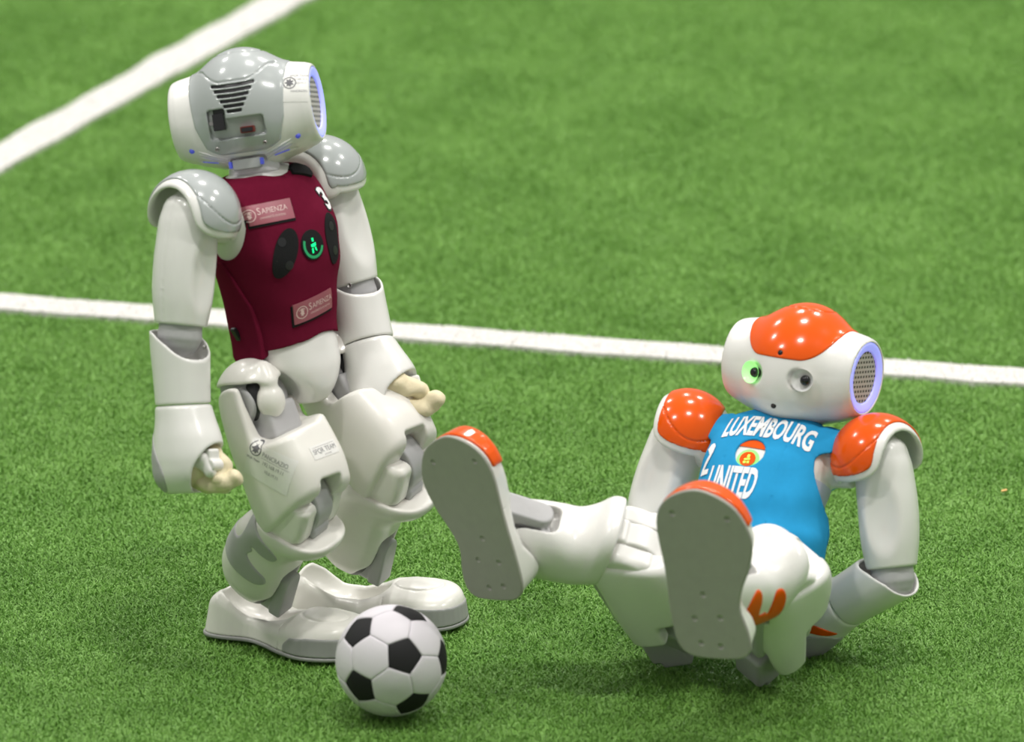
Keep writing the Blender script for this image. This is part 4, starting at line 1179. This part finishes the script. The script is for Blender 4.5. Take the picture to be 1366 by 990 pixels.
# ---------------------------------------------------------------- the sitting robot
def sitting_robot():
    ex = Vector((1, 0, 0)); U_ = Vector((0, 0.309, 0.951)); V_ = Vector((0, -0.951, 0.309))
    Lf = Vector((0.9163, -0.4006, 0.0)); zt = Vector((0.2846, 0.6509, 0.7038)); xf = Lf.cross(zt)
    HL = Vector((0.2328, -0.9178, 0.052)); HR = Vector((0.1412, -0.8778, 0.052))
    tf = frame((HL + HR) / 2 + zt * 0.085 + Vector((0.003, 0.0, 0.0075)), zt, xf)
    KR = Vector((0.1023, -0.9177, 0.1283)); AR = Vector((-0.002, -0.9146, 0.162))
    KL = Vector((0.2295, -0.9833, 0.1255)); AL = Vector((0.1866, -1.0669, 0.1596))
    c = (HL + HR) / 2
    R = Robot((c.x, c.y, 0), 'white and orange humanoid robot in a blue jersey, sitting back with its soles showing')
    to = R.part('torso', shape('torso_shell', torso_shell, (-50, -80, -64), (52, 80, 120), 2.0), 'white', tf)
    R.part('pelvis', shape('pelvis', pelvis, (-36, -46, -104), (44, 46, -24), 1.8), 'white', tf)
    jm = shape('blue_jersey', blue_jersey, (-52, -66, -90), (54, 76, 116), 1.4)
    je = R.part('jersey', jm, 'blue', tf, label='sleeveless bright blue cloth jersey')
    bvh = bvh_of(jm)
    X, Y, Z = Vector((1, 0, 0)), Vector((0, 1, 0)), Vector((0, 0, 1))
    R.sub('lettering_top', press(flat_text('LUXEMBOURG', 0.036, 0.36, 0.0012), bvh, (0.046, 0.003, 0.090), (0, 1, 0.0), (0.9, 0, 0.42), 0.0007, 0.003), 'print_white', je, label='white lettering across the chest')
    R.sub('lettering_bottom', press(flat_text('UNITED', 0.043, 0.32, 0.0013), bvh, (0.047, -0.012, 0.024), (0, 1, 0.0), (1, 0, 0.05), 0.0007, 0.003), 'print_white', je, label='white lettering under the chest button')
    num = flat_poly([(p[0] * 0.001 * 0.8, p[1] * 0.00135) for p in number_outline('2')])
    R.sub('jersey_number', press(num, bvh, (0.035, -0.043, 0.050), (0.52, 0.82, 0), (0.82, -0.56, 0), 0.0009, 0.003), 'print_white', je, label='white digit on the side of the chest')
    tb = bvh_of(shape('torso_shell', torso_shell, (-50, -80, -64), (52, 80, 120), 2.0))
    bo = (0.047, -0.004, 0.051)
    R.sub('button_surround', press(flat_poly([(0.0155 * math.cos(a), 0.0155 * math.sin(a)) for a in [math.radians(d) for d in range(25, 156, 6)]]), tb, (0.047, -0.004, 0.057), Y, X, 0.0004, 0.003, 0.0006), 'orange', to)
    R.sub('button_light', press(flat_ring(0.0076, 0.0106, 32), tb, bo, Y, X, 0.0006, 0.002, 0.0006), 'green_rim', to, label='green glowing rim of the chest button')
    R.sub('chest_button', press(flat_ring(0.0001, 0.0076, 28), tb, bo, Y, X, 0.0008, 0.002, 0.0012), 'orange', to)
    ic = merge((flat_poly([(-0.001, 0.001), (0.001, 0.001), (0.001, 0.0042), (-0.001, 0.0042)]), (0.0005, 0)),
               (flat_poly([(-0.0026, -0.0018), (0.0026, -0.0008), (0.0026, 0.0006), (-0.0026, -0.0002)]), (0, 0)),
               (flat_poly([(-0.0028, -0.0050), (-0.0006, -0.0048), (-0.0006, -0.0028), (-0.0028, -0.003)]), (0, 0)), (flat_poly([(0.0006, -0.0046), (0.0026, -0.0044), (0.0026, -0.0024), (0.0006, -0.0026)]), (0, 0)))
    R.sub('button_icon', press(ic, tb, bo, Y, X, 0.0024, 0.002), 'lime', to)
    tp = flat_poly([(-0.02, -0.008), (0.02, -0.008), (0.02, 0.008), (-0.02, 0.008)])
    R.sub('side_tape', press(tp, tb, (0.004, 0.058, 0.048), (-1, 0, 0.2), (0.1, 1, 0), 0.0006, 0.003, 0.001), 'tape_lilac', to, label='strip of pale lilac tape under the arm')
    # head
    fdir = heading(-118, 14)
    neck_pt = tf @ Vector((0.004, 0.006, 0.124)) + Vector((0.002, 0, -0.009))
    zh = (UP - fdir * fdir.z).normalized()
    build_head(R, frame(neck_pt, zh, fdir), 'orange', 'face')
    # arms
    SR, SL = tf @ Vector((0.0, -0.093, 0.092)), tf @ Vector((0.0, 0.099, 0.093))
    EL = SL + 0.104 * (0.10 * ex - U_).normalized()
    ER = SR + 0.106 * (-0.34 * ex - U_).normalized()
    build_arm(R, 1, SL, EL, (-0.66 * ex - 0.42 * U_ - 0.60 * V_), (0.70, -0.72, 0.0), xf, (-0.2 * ex + 0.9 * U_ + 0.1 * V_), 'orange', False, 'orange')
    build_arm(R, -1, SR, ER, (0.66 * ex - 0.32 * U_ - 0.6 * V_), (-0.98, 0.08, 0.0), xf, (0.2 * ex + 0.9 * U_), 'orange', False, 'orange')
    # legs
    hR, hL = (KR - HR).normalized(), (KL - HL).normalized()
    tR, tL = (AR - KR).normalized(), (AL - KL).normalized()
    nR = (-0.61 * ex - 0.46 * U_ + 0.65 * V_).normalized()
    nL = (-0.33 * ex - 0.43 * U_ + 0.85 * V_).normalized()
    fR = frame(AR, -nR, (-0.295 * ex + 0.888 * U_ + 0.35 * V_)); fL = frame(AL, -nL, (-0.09 * ex + 0.9 * U_ + 0.42 * V_))
    build_leg(R, -1, HR, KR, AR, frame(HR, zt, xf), -tR, hR, fR, 'orange', 'white', 'cap', False, True, 'white')
    build_leg(R, 1, HL, KL, AL, frame(HL, zt, xf), -tL, hL, fL, 'orange', 'white', 'cap', True, True, 'white')
    return R

standing_robot()
sitting_robot()
